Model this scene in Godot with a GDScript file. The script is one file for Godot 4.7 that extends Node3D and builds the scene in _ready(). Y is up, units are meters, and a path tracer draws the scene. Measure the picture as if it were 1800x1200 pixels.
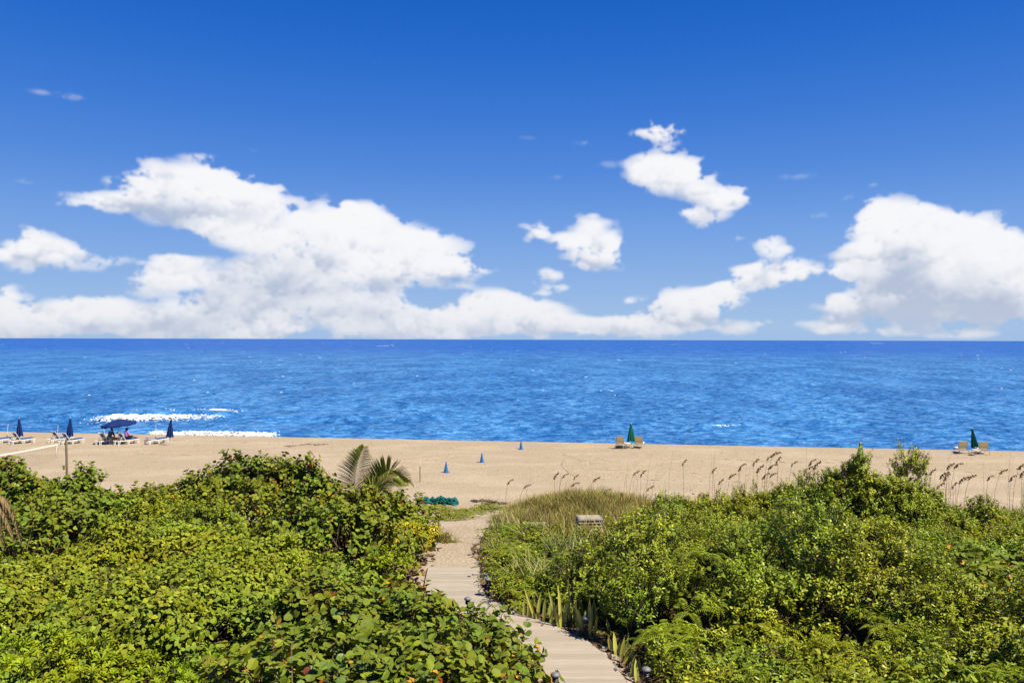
extends Node3D
# A sea beach seen from a raised balcony: dune thicket, boardwalk, sand, loungers, open ocean, cumulus sky.
# Units are metres, y up, the camera looks along -z. FPX is the lens in pixels of a 1800 wide frame.
const FPX := 1400.0
const EYE := Vector3(0.0, 9.9, 0.0)
const EXPOSURE := 1.75
var cam_basis := Basis()
var rng := RandomNumberGenerator.new()
var taken := {}
var mats := {}

# ---------------------------------------------------------------- naming and parts
func numbered(called: String) -> String:
	if not taken.has(called):
		taken[called] = 0
		return called
	taken[called] += 1
	return "%s_%03d" % [called, taken[called]]

func tag(o: Node, label: String, category: String, group := "") -> void:
	o.set_meta("label", label)
	o.set_meta("category", category)
	if group != "":
		o.set_meta("group", group)

func thing(called: String, label: String, category: String, where: Vector3, turn := 0.0, group := "") -> Node3D:
	var o := Node3D.new()
	o.name = numbered(called)
	add_child(o)
	o.position = where
	o.rotation.y = turn
	tag(o, label, category, group)
	return o

func part(parent: Node, called: String, mesh: Mesh, m: Material, xf := Transform3D()) -> MeshInstance3D:
	var o := MeshInstance3D.new()
	o.name = called
	o.mesh = mesh
	o.material_override = m
	o.transform = xf
	parent.add_child(o, true)
	return o

func top_mesh(called: String, mesh: Mesh, m: Material, kind := "") -> MeshInstance3D:
	var o := MeshInstance3D.new()
	o.name = numbered(called)
	o.mesh = mesh
	o.material_override = m
	add_child(o)
	if kind != "":
		o.set_meta("kind", kind)
	return o

func copy_of(o: Node3D, where: Vector3, turn: float, label := "") -> Node3D:
	var c: Node3D = o.duplicate()
	c.name = numbered(String(o.name))
	add_child(c)
	c.position = where
	c.rotation.y = turn
	if label != "":
		c.set_meta("label", label)
	return c

# ---------------------------------------------------------------- camera rays
func ray(px: float, py: float) -> Vector3:
	var v := cam_basis * Vector3((px - 900.0) / FPX, -(py - 600.0) / FPX, -1.0)
	return v / -v.z

func at(px: float, py: float, d: float) -> Vector3:
	return EYE + ray(px, py) * d

func on_ground(px: float, py: float) -> Vector3:
	var r := ray(px, py)
	var d := 8.0
	while d < 120.0:
		var p := EYE + r * d
		if p.y <= ground(p.x, p.z):
			break
		d += 0.05
	var q := EYE + r * d
	return Vector3(q.x, ground(q.x, q.z), q.z)

func on_sea(px: float, py: float, level := 0.0) -> Vector3:
	var r := ray(px, py)
	return EYE + r * ((level - EYE.y) / r.y)

# ---------------------------------------------------------------- terrain
var lump: FastNoiseLite

func noise_of(frequency: float, s: int, octaves := 3) -> FastNoiseLite:
	var n := FastNoiseLite.new()
	n.noise_type = FastNoiseLite.TYPE_SIMPLEX_SMOOTH
	n.frequency = frequency
	n.seed = s
	n.fractal_type = FastNoiseLite.FRACTAL_FBM
	n.fractal_octaves = octaves
	return n

func hill(x: float, d: float, cx: float, cd: float, rx: float, rd: float, h: float) -> float:
	var q := pow((x - cx) / rx, 2.0) + pow((d - cd) / rd, 2.0)
	return h * exp(-q)

func ground(x: float, z: float) -> float:
	var d := -z
	var s := d + 0.128 * x
	var y := 3.2
	if s > 23.0:
		y = lerpf(3.2, 1.1, smoothstep(22.5, 43.0, d))
		y += hill(x, d, 3.4, 35.8, 3.6, 3.2, 0.85) + hill(x, d, 11.0, 35.0, 3.4, 3.0, 0.7) + hill(x, d, 19.0, 33.0, 5.0, 3.0, 0.6)
		if s > 44.0:
			y += 0.06 * smoothstep(44.0, 66.0, s)
		if s > 67.4:
			y -= 1.5 * smoothstep(67.4, 78.0, s) + 0.06 * maxf(s - 76.0, 0.0)
	y += 0.05 * lump.get_noise_2d(x * 3.0, z * 3.0) * smoothstep(21.0, 26.0, d) * (1.0 - smoothstep(66.0, 70.0, s))
	return y

var edge_d := [8.0, 13.0, 15.6, 16.6, 17.57, 18.6, 19.46, 20.66, 21.6, 23.2]
var edge_x := [2.75, 2.5, 2.23, 2.02, 1.68, 0.89, 0.02, -0.68, -0.86, -0.93]

func walk_edge(d: float) -> float:
	for i in range(1, edge_d.size()):
		if d <= edge_d[i]:
			return lerpf(edge_x[i - 1], edge_x[i], clampf((d - edge_d[i - 1]) / (edge_d[i] - edge_d[i - 1]), 0.0, 1.0))
	return edge_x[-1]

func path_span(d: float) -> Vector2:
	# clear corridor (from x, to x) of the boardwalk and of the sand path beyond it
	if d <= 23.2:
		return Vector2(walk_edge(d) - 1.5, walk_edge(d))
	var a := [[23.2, -2.5, -0.95], [25.5, -2.75, -1.2], [28.5, -2.35, -0.95], [32.0, -2.3, -0.75], [36.0, -2.2, -0.4], [40.0, -3.0, 0.6], [44.0, -6.0, 3.0]]
	for i in range(1, a.size()):
		if d <= a[i][0]:
			var t: float = (d - a[i - 1][0]) / (a[i][0] - a[i - 1][0])
			return Vector2(lerpf(a[i - 1][1], a[i][1], t), lerpf(a[i - 1][2], a[i][2], t))
	return Vector2(-99, 99)

# ---------------------------------------------------------------- mesh helpers
func mesh_from(v: PackedVector3Array, c := PackedColorArray(), uv := PackedVector2Array(), idx := PackedInt32Array(), n := PackedVector3Array()) -> ArrayMesh:
	var a := []
	a.resize(Mesh.ARRAY_MAX)
	a[Mesh.ARRAY_VERTEX] = v
	if c.size() > 0:
		a[Mesh.ARRAY_COLOR] = c
	if uv.size() > 0:
		a[Mesh.ARRAY_TEX_UV] = uv
	if idx.size() > 0:
		a[Mesh.ARRAY_INDEX] = idx
	if n.size() > 0:
		a[Mesh.ARRAY_NORMAL] = n
	var m := ArrayMesh.new()
	m.add_surface_from_arrays(Mesh.PRIMITIVE_TRIANGLES, a)
	return m

func smooth_grid(pts: PackedVector3Array, cols: int, rows: int, c := PackedColorArray()) -> ArrayMesh:
	# a sheet of rows x cols points with smooth normals, upper side up
	var n := PackedVector3Array()
	n.resize(pts.size())
	for r in rows:
		for k in cols:
			var i := r * cols + k
			var dx := pts[r * cols + mini(k + 1, cols - 1)] - pts[r * cols + maxi(k - 1, 0)]
			var dz := pts[mini(r + 1, rows - 1) * cols + k] - pts[maxi(r - 1, 0) * cols + k]
			var q := dx.cross(dz)
			n[i] = (q if q.y >= 0.0 else -q).normalized()
	var idx := PackedInt32Array()
	idx.resize((rows - 1) * (cols - 1) * 6)
	var w := 0
	for r in rows - 1:
		for k in cols - 1:
			var i := r * cols + k
			for j in [i, i + cols, i + 1, i + 1, i + cols, i + cols + 1]:
				idx[w] = j
				w += 1
	return mesh_from(pts, c, PackedVector2Array(), idx, n)

func loose_sheet(pts: PackedVector3Array, cols: int, rows: int, c := PackedColorArray()) -> ArrayMesh:
	# a crumpled sheet: facets keep their own normals
	var v := PackedVector3Array()
	var k := PackedColorArray()
	for r in rows - 1:
		for q in cols - 1:
			var i := r * cols + q
			for j in [i, i + cols, i + 1, i + 1, i + cols, i + cols + 1]:
				v.append(pts[j])
				if c.size() > 0:
					k.append(c[j])
	return mesh_from(v, k)

func box_into(st: SurfaceTool, xf: Transform3D, size: Vector3, bevel := 0.0) -> void:
	# a box whose long edges are chamfered by bevel
	var h := size * 0.5
	var b := minf(bevel, minf(h.x, minf(h.y, h.z)) * 0.9)
	var p := []
	for sx in [-1, 1]:
		for sy in [-1, 1]:
			for sz in [-1, 1]:
				var s := Vector3(sx, sy, sz)
				p.append([s * (h - Vector3(0, b, b)), s * (h - Vector3(b, 0, b)), s * (h - Vector3(b, b, 0))])
	var quads := []
	var faces := [[0, [4, 5, 7, 6]], [0, [1, 0, 2, 3]], [1, [2, 6, 7, 3]], [1, [0, 1, 5, 4]], [2, [1, 3, 7, 5]], [2, [0, 4, 6, 2]]]
	for f in faces:
		var q := []
		for i in f[1]:
			q.append(p[i][f[0]])
		quads.append(q)
	if b > 0.0:
		for e in [[0, 1, 0, 1], [2, 3, 0, 1], [4, 5, 0, 1], [6, 7, 0, 1]]:
			quads.append([p[e[0]][0], p[e[1]][0], p[e[1]][1], p[e[0]][1]])
		for e in [[0, 2, 0, 2], [1, 3, 0, 2], [4, 6, 0, 2], [5, 7, 0, 2]]:
			quads.append([p[e[0]][0], p[e[1]][0], p[e[1]][2], p[e[0]][2]])
		for e in [[0, 4, 1, 2], [1, 5, 1, 2], [2, 6, 1, 2], [3, 7, 1, 2]]:
			quads.append([p[e[0]][1], p[e[1]][1], p[e[1]][2], p[e[0]][2]])
		for k in p:
			tri_out(st, xf, k[0], k[1], k[2])
	for q in quads:
		tri_out(st, xf, q[0], q[1], q[2])
		tri_out(st, xf, q[0], q[2], q[3])

func tri_out(st: SurfaceTool, xf: Transform3D, a: Vector3, b: Vector3, c: Vector3) -> void:
	# faces away from the local origin
	var n := (b - a).cross(c - a)
	if n.length_squared() < 1e-16:
		return
	var order := [a, b, c] if n.dot(a + b + c) < 0.0 else [a, c, b]
	for p in order:
		st.add_vertex(xf * (p as Vector3))

func new_st() -> SurfaceTool:
	var st := SurfaceTool.new()
	st.begin(Mesh.PRIMITIVE_TRIANGLES)
	st.set_smooth_group(-1)
	return st

func done(st: SurfaceTool) -> ArrayMesh:
	st.generate_normals()
	return st.commit()

func box_mesh(size: Vector3, bevel := 0.008, shift := Vector3.ZERO) -> ArrayMesh:
	var st := new_st()
	box_into(st, Transform3D(Basis(), shift), size, bevel)
	return done(st)

func beam_into(st: SurfaceTool, a: Vector3, b: Vector3, w: float, h: float, bevel := 0.006) -> void:
	var dirv := (b - a)
	var l := dirv.length()
	var z := dirv / l
	var x := Vector3.UP.cross(z)
	if x.length() < 0.01:
		x = Vector3.RIGHT
	x = x.normalized()
	var y := z.cross(x)
	box_into(st, Transform3D(Basis(x, y, z), (a + b) * 0.5), Vector3(w, h, l), bevel)

func frame_of(t: Vector3) -> Basis:
	var x := Vector3.UP.cross(t)
	if x.length() < 0.02:
		x = Vector3.RIGHT.cross(t)
	x = x.normalized()
	return Basis(x, t.cross(x).normalized(), t)

func tube_into(st: SurfaceTool, pts: Array, radii: Array, sides := 6, caps := true) -> void:
	st.set_smooth_group(1)
	var rings := []
	for i in pts.size():
		var t: Vector3 = (pts[mini(i + 1, pts.size() - 1)] - pts[maxi(i - 1, 0)]).normalized()
		var b := frame_of(t)
		var ring := []
		for k in sides:
			var a := TAU * k / sides
			ring.append(pts[i] + (b.x * cos(a) + b.y * sin(a)) * radii[i])
		rings.append(ring)
	for i in pts.size() - 1:
		for k in sides:
			var j := (k + 1) % sides
			for p in [rings[i][k], rings[i][j], rings[i + 1][k], rings[i][j], rings[i + 1][j], rings[i + 1][k]]:
				st.add_vertex(p)
	st.set_smooth_group(-1)
	if caps:
		for k in range(1, sides - 1):
			for p in [rings[0][0], rings[0][k + 1], rings[0][k]]:
				st.add_vertex(p)
			for p in [rings[-1][0], rings[-1][k], rings[-1][k + 1]]:
				st.add_vertex(p)

func tube_mesh(pts: Array, radii: Array, sides := 6) -> ArrayMesh:
	var st := new_st()
	tube_into(st, pts, radii, sides)
	return done(st)

func lathe_mesh(profile: Array, sides := 16, smooth := true) -> ArrayMesh:
	# profile: [radius, height] from the bottom up
	var st := new_st()
	st.set_smooth_group(1 if smooth else -1)
	for i in profile.size() - 1:
		for k in sides:
			var a := TAU * k / sides
			var b := TAU * (k + 1) / sides
			var p := [Vector3(cos(a) * profile[i][0], profile[i][1], sin(a) * profile[i][0]), Vector3(cos(b) * profile[i][0], profile[i][1], sin(b) * profile[i][0]),
				Vector3(cos(b) * profile[i + 1][0], profile[i + 1][1], sin(b) * profile[i + 1][0]), Vector3(cos(a) * profile[i + 1][0], profile[i + 1][1], sin(a) * profile[i + 1][0])]
			if profile[i][0] > 0.0:
				for q in [p[0], p[2], p[1]]:
					st.add_vertex(q)
			if profile[i + 1][0] > 0.0:
				for q in [p[0], p[3], p[2]]:
					st.add_vertex(q)
	return done(st)

# ---------------------------------------------------------------- materials
func lin(r: float, g: float, b: float) -> Color:
	return Color(r, g, b).linear_to_srgb()

func plain_mat(c: Color, rough := 0.7, spec := 0.4, metal := 0.0) -> StandardMaterial3D:
	var m := StandardMaterial3D.new()
	m.albedo_color = c
	m.roughness = rough
	m.metallic_specular = spec
	m.metallic = metal
	return m

func noise_image(frequency: float, s: int, octaves: int, size: int, low: Color, high: Color, gain := 0.5, crisp := 0.0) -> ImageTexture:
	var n := noise_of(frequency, s, octaves)
	n.fractal_gain = gain
	var im := n.get_seamless_image(size, size, false, false, 0.15)
	im.convert(Image.FORMAT_L8)
	var src := im.get_data()
	var lut_r := PackedByteArray()
	var lut_g := PackedByteArray()
	var lut_b := PackedByteArray()
	for i in 256:
		var c := low.lerp(high, lerpf(i / 255.0, smoothstep(0.28, 0.72, i / 255.0), crisp))
		lut_r.append(int(clampf(c.r, 0, 1) * 255.0))
		lut_g.append(int(clampf(c.g, 0, 1) * 255.0))
		lut_b.append(int(clampf(c.b, 0, 1) * 255.0))
	var out := PackedByteArray()
	out.resize(src.size() * 3)
	var j := 0
	for v in src:
		out[j] = lut_r[v]
		out[j + 1] = lut_g[v]
		out[j + 2] = lut_b[v]
		j += 3
	return ImageTexture.create_from_image(Image.create_from_data(size, size, false, Image.FORMAT_RGB8, out))

func triplanar(m: StandardMaterial3D, scale: Vector3) -> void:
	m.uv1_triplanar = true
	m.uv1_world_triplanar = true
	m.uv1_scale = scale

func leaf_mat(rough := 0.5, spec := 0.45, back := 0.45) -> StandardMaterial3D:
	var m := StandardMaterial3D.new()
	m.vertex_color_use_as_albedo = true
	m.roughness = rough
	m.metallic_specular = spec
	m.cull_mode = BaseMaterial3D.CULL_DISABLED
	m.backlight_enabled = true
	m.backlight = Color(back, back, back * 0.55)
	return m

# ---------------------------------------------------------------- sky
const SKY_W := 4096
const SKY_H := 2048
const SKY_ROWS := SKY_H * 21 / 100

func smooth01(a: float, b: float, x: float) -> float:
	return smoothstep(a, b, x)

func cloud_blobs() -> Array:
	# the clouds in view: [x, y, half width, half height, strength], in 1800 x 1200 frame directions
	return [
		[340, 318, 95, 42, 1], [275, 325, 70, 34, 1], [390, 335, 75, 35, 1], [455, 352, 62, 28, 1], [185, 356, 80, 20, 0.9], [300, 362, 125, 34, 1], [410, 374, 95, 30, 0.95], [320, 396, 90, 18, 0.55],
		[640, 374, 46, 24, 1], [595, 388, 55, 32, 1], [690, 428, 95, 46, 1], [760, 452, 85, 40, 1], [620, 432, 115, 58, 1], [500, 420, 120, 45, 0.95], [420, 415, 90, 30, 0.95], [395, 402, 60, 24, 1], [530, 380, 50, 30, 0.8],
		[560, 485, 160, 45, 0.95], [700, 485, 95, 28, 0.9], [480, 492, 130, 50, 0.9], [315, 480, 75, 33, 0.95], [270, 502, 65, 28, 0.9], [305, 463, 45, 16, 0.9], [460, 525, 160, 45, 0.9], [620, 545, 140, 40, 0.95], [400, 552, 130, 40, 0.95], [800, 472, 50, 18, 0.9],
		[72, 432, 62, 28, 0.85], [38, 446, 58, 28, 0.85], [112, 445, 46, 22, 0.75], [60, 472, 75, 20, 0.6], [150, 470, 65, 15, 0.6], [205, 459, 48, 12, 0.55], [-60, 450, 60, 20, 0.7],
		[20, 562, 65, 35, 0.95], [8, 530, 30, 25, 0.8], [110, 560, 95, 36, 1], [185, 556, 95, 35, 1], [235, 567, 125, 33, 1], [330, 577, 125, 28, 1], [60, 582, 90, 20, 1], [420, 580, 65, 25, 1], [490, 580, 65, 20, 1], [705, 570, 110, 30, 0.95], [650, 562, 100, 35, 0.9], [-70, 570, 90, 34, 1],
		[860, 530, 62, 28, 1], [900, 546, 85, 35, 1], [962, 556, 62, 28, 1], [800, 560, 72, 30, 0.95], [850, 572, 145, 25, 1], [1012, 575, 62, 20, 0.95], [1082, 575, 62, 24, 0.95], [780, 585, 85, 15, 1],
		[1190, 527, 60, 28, 0.95], [1250, 526, 60, 25, 0.9], [1200, 555, 90, 30, 0.95], [1292, 576, 50, 18, 0.8], [1150, 577, 85, 20, 0.95], [1352, 482, 64, 25, 0.95], [1330, 492, 54, 20, 0.92], [1290, 502, 32, 14, 0.7], [1352, 432, 38, 28, 0.85], [1400, 470, 44, 22, 0.85], [1442, 480, 44, 14, 0.72], [1268, 515, 42, 15, 0.7],
		[1022, 425, 52, 35, 0.95], [945, 407, 26, 15, 0.85], [1062, 437, 40, 29, 0.95], [1040, 462, 46, 19, 0.9], [972, 486, 26, 12, 0.8], [970, 508, 30, 13, 0.7], [1042, 395, 32, 17, 0.85], [975, 420, 30, 12, 0.7],
		[1150, 288, 52, 26, 1], [1182, 315, 75, 38, 1], [1252, 345, 62, 28, 1], [1288, 356, 36, 14, 0.9], [1240, 382, 46, 20, 0.85], [1128, 308, 44, 20, 0.9], [1205, 298, 30, 22, 0.85], [1165, 235, 46, 24, 0.92], [1135, 235, 22, 10, 0.5], [1030, 252, 22, 9, 0.42], [1070, 290, 24, 8, 0.42], [980, 310, 26, 8, 0.36], [1400, 310, 30, 8, 0.4], [1442, 378, 26, 6, 0.4], [120, 173, 34, 8, 0.45], [60, 165, 16, 5, 0.38], [660, 110, 16, 7, 0.32], [40, 323, 20, 8, 0.42], [70, 362, 28, 7, 0.4], [925, 243, 18, 5, 0.34], [1275, 420, 22, 9, 0.45], [820, 430, 24, 9, 0.4], [1105, 530, 14, 8, 0.5], [440, 312, 14, 10, 0.5], [440, 268, 20, 6, 0.3],
		[1570, 374, 68, 38, 1], [1532, 392, 42, 32, 1], [1622, 386, 70, 34, 1], [1682, 398, 70, 30, 1], [1742, 424, 62, 36, 1], [1792, 446, 52, 40, 1], [1552, 432, 85, 45, 1], [1650, 440, 125, 50, 1], [1502, 455, 45, 30, 1], [1492, 478, 40, 24, 0.95], [1600, 500, 135, 50, 1], [1720, 500, 115, 60, 1], [1802, 500, 75, 60, 1], [1552, 532, 95, 33, 0.95], [1650, 547, 135, 28, 0.95], [1470, 525, 26, 14, 0.9], [1480, 541, 42, 17, 0.8], [1760, 552, 85, 23, 0.9], [1452, 572, 60, 13, 0.8], [1560, 582, 125, 12, 0.75], [1700, 586, 60, 12, 0.8], [1870, 480, 95, 70, 1], [1950, 560, 120, 35, 0.9],
	]

func cloud_undersides() -> Array:
	return [[330, 372, 110, 26, 0.42], [250, 380, 90, 14, 0.3], [440, 380, 70, 20, 0.2], [470, 490, 130, 52, 0.40], [560, 460, 60, 22, 0.22], [700, 500, 110, 16, 0.42], [590, 515, 140, 16, 0.32], [640, 555, 120, 22, 0.42], [420, 545, 110, 30, 0.34], [330, 570, 110, 22, 0.3], [220, 578, 110, 18, 0.3], [90, 582, 100, 16, 0.3], [60, 470, 80, 18, 0.3], [290, 512, 70, 18, 0.26], [880, 575, 120, 18, 0.3], [1210, 565, 100, 18, 0.36], [1080, 585, 80, 12, 0.3],
		[1560, 500, 75, 60, 0.55], [1680, 520, 110, 44, 0.62], [1640, 555, 160, 26, 0.55], [1770, 545, 80, 40, 0.45], [1600, 455, 45, 30, 0.34], [1700, 470, 40, 14, 0.2], [1520, 560, 60, 16, 0.4], [1230, 385, 45, 16, 0.25], [1040, 470, 45, 12, 0.25], [1370, 495, 60, 12, 0.25]]

func sky_color(el: float) -> Vector3:
	# clear air, as it should look in the picture (sRGB), by height in degrees
	var stops := [[-1.0, 158, 188, 226], [1.0, 164, 194, 229], [4.0, 144, 181, 230], [8.0, 115, 161, 227], [12.0, 84, 138, 219], [16.0, 60, 121, 211], [20.0, 40, 107, 202], [24.0, 27, 96, 192], [35.0, 20, 84, 176], [60.0, 16, 72, 158], [91.0, 14, 66, 148]]
	for i in range(1, stops.size()):
		if el <= stops[i][0]:
			var t: float = (el - stops[i - 1][0]) / (stops[i][0] - stops[i - 1][0])
			return Vector3(stops[i - 1][1], stops[i - 1][2], stops[i - 1][3]).lerp(Vector3(stops[i][1], stops[i][2], stops[i][3]), t) / 255.0
	return Vector3(0.06, 0.26, 0.58)

func to_linear(v: float) -> float:
	return v / 12.92 if v <= 0.04045 else pow((v + 0.055) / 1.055, 2.4)

func to_srgb(v: float) -> float:
	return v * 12.92 if v <= 0.0031308 else 1.055 * pow(v, 1.0 / 2.4) - 0.055

func build_sky() -> ImageTexture:
	var r := RandomNumberGenerator.new()
	r.seed = 77
	var rad := SKY_W / TAU           # panorama pixels per radian
	var blobs := []                  # [column, row above the horizon, half width, half height, strength]
	for b in cloud_blobs():
		var ax: float = b[0] - 900.0
		var az := atan2(ax, FPX)
		var far := sqrt(FPX * FPX + ax * ax)
		var el := atan((597.0 - b[1]) / far)
		if b[4] < 0.5:
			b[2] *= 1.7
			b[3] *= 1.3
			b[4] *= 0.92
		blobs.append([az * rad, el * rad, b[2] * cos(az) * cos(az) / FPX * rad * 1.12, b[3] * cos(az) / FPX * rad * 1.12, b[4]])
	# shreds that trail off the heaps
	for b in blobs.duplicate():
		if b[4] < 0.7:
			continue
		for k in 3:
			var ang := r.randf() * TAU
			var far := r.randf_range(0.75, 1.15)
			blobs.append([b[0] + cos(ang) * far * b[2], b[1] + sin(ang) * far * b[3], b[2] * r.randf_range(0.15, 0.4) + 4.0, b[3] * r.randf_range(0.15, 0.35) + 2.0, r.randf_range(0.3, 0.55)])
	# the same kind of sky all the way round: a bank along the horizon and heaps of cumulus above it
	for k in 120:
		var az := r.randf_range(0.66, TAU - 0.66)
		blobs.append([az * rad, r.randf_range(0.0, 0.035) * rad, r.randf_range(0.03, 0.09) * rad, r.randf_range(0.012, 0.03) * rad, r.randf_range(0.85, 1.0)])
	for k in 26:
		var az := r.randf_range(0.7, TAU - 0.7)
		var el := r.randf_range(0.04, 0.3)
		var big := r.randf_range(0.4, 1.0) * (1.0 + el)
		for j in int(5 + 9 * big):
			blobs.append([(az + r.randfn(0, 0.055) * big) * rad, (el + r.randfn(0, 0.02) * big) * rad, r.randf_range(0.02, 0.06) * big * rad, r.randf_range(0.012, 0.03) * big * rad, r.randf_range(0.75, 1.0)])
	var left := PackedFloat32Array()  # what the blobs leave clear
	left.resize(SKY_W * SKY_ROWS)
	left.fill(1.0)
	for b in blobs:
		var c0 := int(floor(b[0] - b[2]))
		var c1 := int(ceil(b[0] + b[2]))
		var r0 := maxi(0, int(floor(b[1] - b[3])))
		var r1 := mini(SKY_ROWS - 1, int(ceil(b[1] + b[3])))
		for row in range(r0, r1 + 1):
			var dy: float = (row - b[1]) / b[3]
			for col in range(c0, c1 + 1):
				var dx: float = (col - b[0]) / b[2]
				var q := 1.0 - dx * dx - dy * dy
				if q > 0.0:
					left[row * SKY_W + posmod(col, SKY_W)] *= 1.0 - b[4] * q * 0.9
	var sc := 4096.0 / SKY_W       # noise keeps its size when the panorama is made smaller
	var shape := noise_of(0.02, 5, 6)
	shape.fractal_gain = 0.55
	var fine := noise_of(0.085, 9, 4)
	fine.fractal_gain = 0.62
	var billow := FastNoiseLite.new()
	billow.noise_type = FastNoiseLite.TYPE_CELLULAR
	billow.cellular_return_type = FastNoiseLite.RETURN_DISTANCE
	billow.frequency = 0.05
	billow.seed = 3
	billow.fractal_type = FastNoiseLite.FRACTAL_FBM
	billow.fractal_octaves = 3
	billow.domain_warp_enabled = true
	billow.domain_warp_amplitude = 9.0
	billow.domain_warp_frequency = 0.03
	var dens := PackedFloat32Array()
	dens.resize(SKY_W * SKY_ROWS)
	for row in SKY_ROWS:
		var ry := row * sc
		for col in SKY_W:
			var i := row * SKY_W + col
			var s := 1.0 - left[i]
			if s <= 0.02:
				continue
			var fx := float(col if col < SKY_W / 2 else col - SKY_W) * sc
			var e := 1.0 - absf(s - 0.5) * 0.75
			dens[i] = s * 1.15 - 0.38 + e * (0.95 * shape.get_noise_2d(fx, ry * 1.5) + 0.55 * fine.get_noise_2d(fx, ry * 1.25) - 0.42 * (billow.get_noise_2d(fx, ry * 1.25) + 0.3))
	# each heap is made of rounded puffs, the lower ones in front; a puff is bright where it faces the sun
	var puffs := []
	for b in blobs:
		if b[4] < 0.6:
			continue
		for k in int(clampf(b[2] * b[3] * sc * sc / 60.0, 2.0, 12.0)):
			var ang := r.randf() * TAU
			var q := sqrt(r.randf())
			var size: float = clampf(b[3] * r.randf_range(0.45, 1.0), 3.0 / sc, 34.0 / sc)
			if k % 3 == 2:
				size *= 0.45
			puffs.append([b[0] + cos(ang) * q * b[2] * 0.85, b[1] + sin(ang) * q * b[3] * 0.8, size * r.randf_range(1.2, 2.0), size, r.randf_range(-0.1, 0.1), 0.85 if k % 3 < 2 else 0.55])
	puffs.sort_custom(func(p, q): return p[1] > q[1])
	var glow := PackedFloat32Array()
	glow.resize(SKY_W * SKY_ROWS)
	glow.fill(0.62)
	for p in puffs:
		for row in range(maxi(0, int(p[1] - p[3] * 1.25)), mini(SKY_ROWS - 1, int(p[1] + p[3] * 1.25) + 1)):
			for col in range(int(p[0] - p[2] * 1.25), int(p[0] + p[2] * 1.25) + 1):
				var i := row * SKY_W + posmod(col, SKY_W)
				if dens[i] <= 0.0:
					continue
				var wob := fine.get_noise_2d(col * sc * 1.1 + p[3] * 31.0, row * sc * 1.3)
				var nx: float = (col - p[0]) / p[2] + wob * 0.5
				var ny: float = (row - p[1]) / p[3] + wob * 0.5
				var q := nx * nx + ny * ny
				if q < 1.0:
					var lit: float = 0.12 + 0.60 * ny + 0.26 * nx + 0.50 * sqrt(1.0 - q) + p[4]
					# soft below, crisp at the sunlit rim
					glow[i] = lerpf(glow[i], lit, smoothstep(0.0, 0.5 - 0.3 * clampf(ny, -0.5, 1.0), 1.0 - q) * p[5])
	# the shaded undersides of the large heaps
	for b in cloud_undersides():
		var ax: float = b[0] - 900.0
		var az := atan2(ax, FPX)
		var cx := az * rad
		var cy := atan((597.0 - b[1]) / sqrt(FPX * FPX + ax * ax)) * rad
		var hx: float = b[2] * cos(az) * cos(az) / FPX * rad * 1.5
		var hy: float = b[3] * cos(az) / FPX * rad * 1.5
		for row in range(maxi(0, int(cy - hy)), mini(SKY_ROWS - 1, int(cy + hy)) + 1):
			for col in range(int(cx - hx), int(cx + hx) + 1):
				var q := 1.0 - pow((col - cx) / hx, 2.0) - pow((row - cy) / hy, 2.0)
				if q > 0.0:
					glow[row * SKY_W + posmod(col, SKY_W)] -= b[4] * q * q * (1.0 + 0.5 * shape.get_noise_2d(col * sc * 1.3, row * sc * 2.2))
	for pass_count in 1:
		var soft := glow.duplicate()
		for row in range(1, SKY_ROWS - 1):
			for col in range(1, SKY_W - 1):
				var i := row * SKY_W + col
				if dens[i] > 0.0:
					soft[i] = 0.4 * glow[i] + 0.15 * (glow[i - 1] + glow[i + 1] + glow[i - SKY_W] + glow[i + SKY_W])
		glow = soft
	var out := PackedByteArray()
	out.resize(SKY_W * SKY_H * 3)
	for y in SKY_H:
		var up := SKY_H / 2 - 1 - y
		var el := 90.0 - (y + 0.5) * 180.0 / SKY_H
		var base := sky_color(maxf(el, -0.5))
		var bl := Vector3(to_linear(base.x), to_linear(base.y), to_linear(base.z))
		var at0 := y * SKY_W * 3
		var clear := up < 0 or up >= SKY_ROWS
		var jit := 0.0
		for col in SKY_W:
			var v := bl
			if not clear:
				var d := dens[up * SKY_W + col]
				if d > 0.0:
					var fx := float(col if col < SKY_W / 2 else col - SKY_W)
					var alpha := smoothstep(0.0, 0.40, d) * smoothstep(0.14, 0.86, 1.0 - left[up * SKY_W + col])
					# what lies between a spot and the sun, high and to one side, dims it
					var above := 0.0
					for k in [[2, 4], [5, 9], [9, 18], [13, 30], [18, 46]]:
						var rr: int = up + int(k[1] / sc)
						if rr < SKY_ROWS:
							above += minf(maxf(dens[rr * SKY_W + posmod(col + int(k[0] / sc), SKY_W)], 0.0), 0.7)
					var lit := 0.74 * glow[up * SKY_W + col] + 0.36 * exp(-0.36 * above) + 0.06 * shape.get_noise_2d(fx * sc * 1.4, up * sc * 2.4)
					lit = clampf(lit, 0.0, 1.0)
					var cloud := Vector3(0.44, 0.52, 0.68).lerp(Vector3(0.95, 0.95, 0.965), smoothstep(-0.05, 0.86, lit))
					# far banks stand in more air and take its pale grey
					var air := 0.5 * exp(-maxf(el, 0.0) / 2.4)
					cloud = cloud.lerp(Vector3(0.62, 0.66, 0.75), air)
					v = bl.lerp(cloud, alpha * 0.985)
			if col % 2 == 0:
				jit = (float((col * 7919 + y * 104729) % 1009) / 1009.0 - 0.5) / 255.0
			if clear and col > 3:
				# rows of clear air hold one colour
				var j := at0 + (col % 4) * 3
				out[at0 + col * 3] = out[j]
				out[at0 + col * 3 + 1] = out[j + 1]
				out[at0 + col * 3 + 2] = out[j + 2]
				continue
			out[at0 + col * 3] = int(clampf(to_srgb(v.x / EXPOSURE) + jit, 0.0, 1.0) * 255.0 + 0.5)
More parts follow.
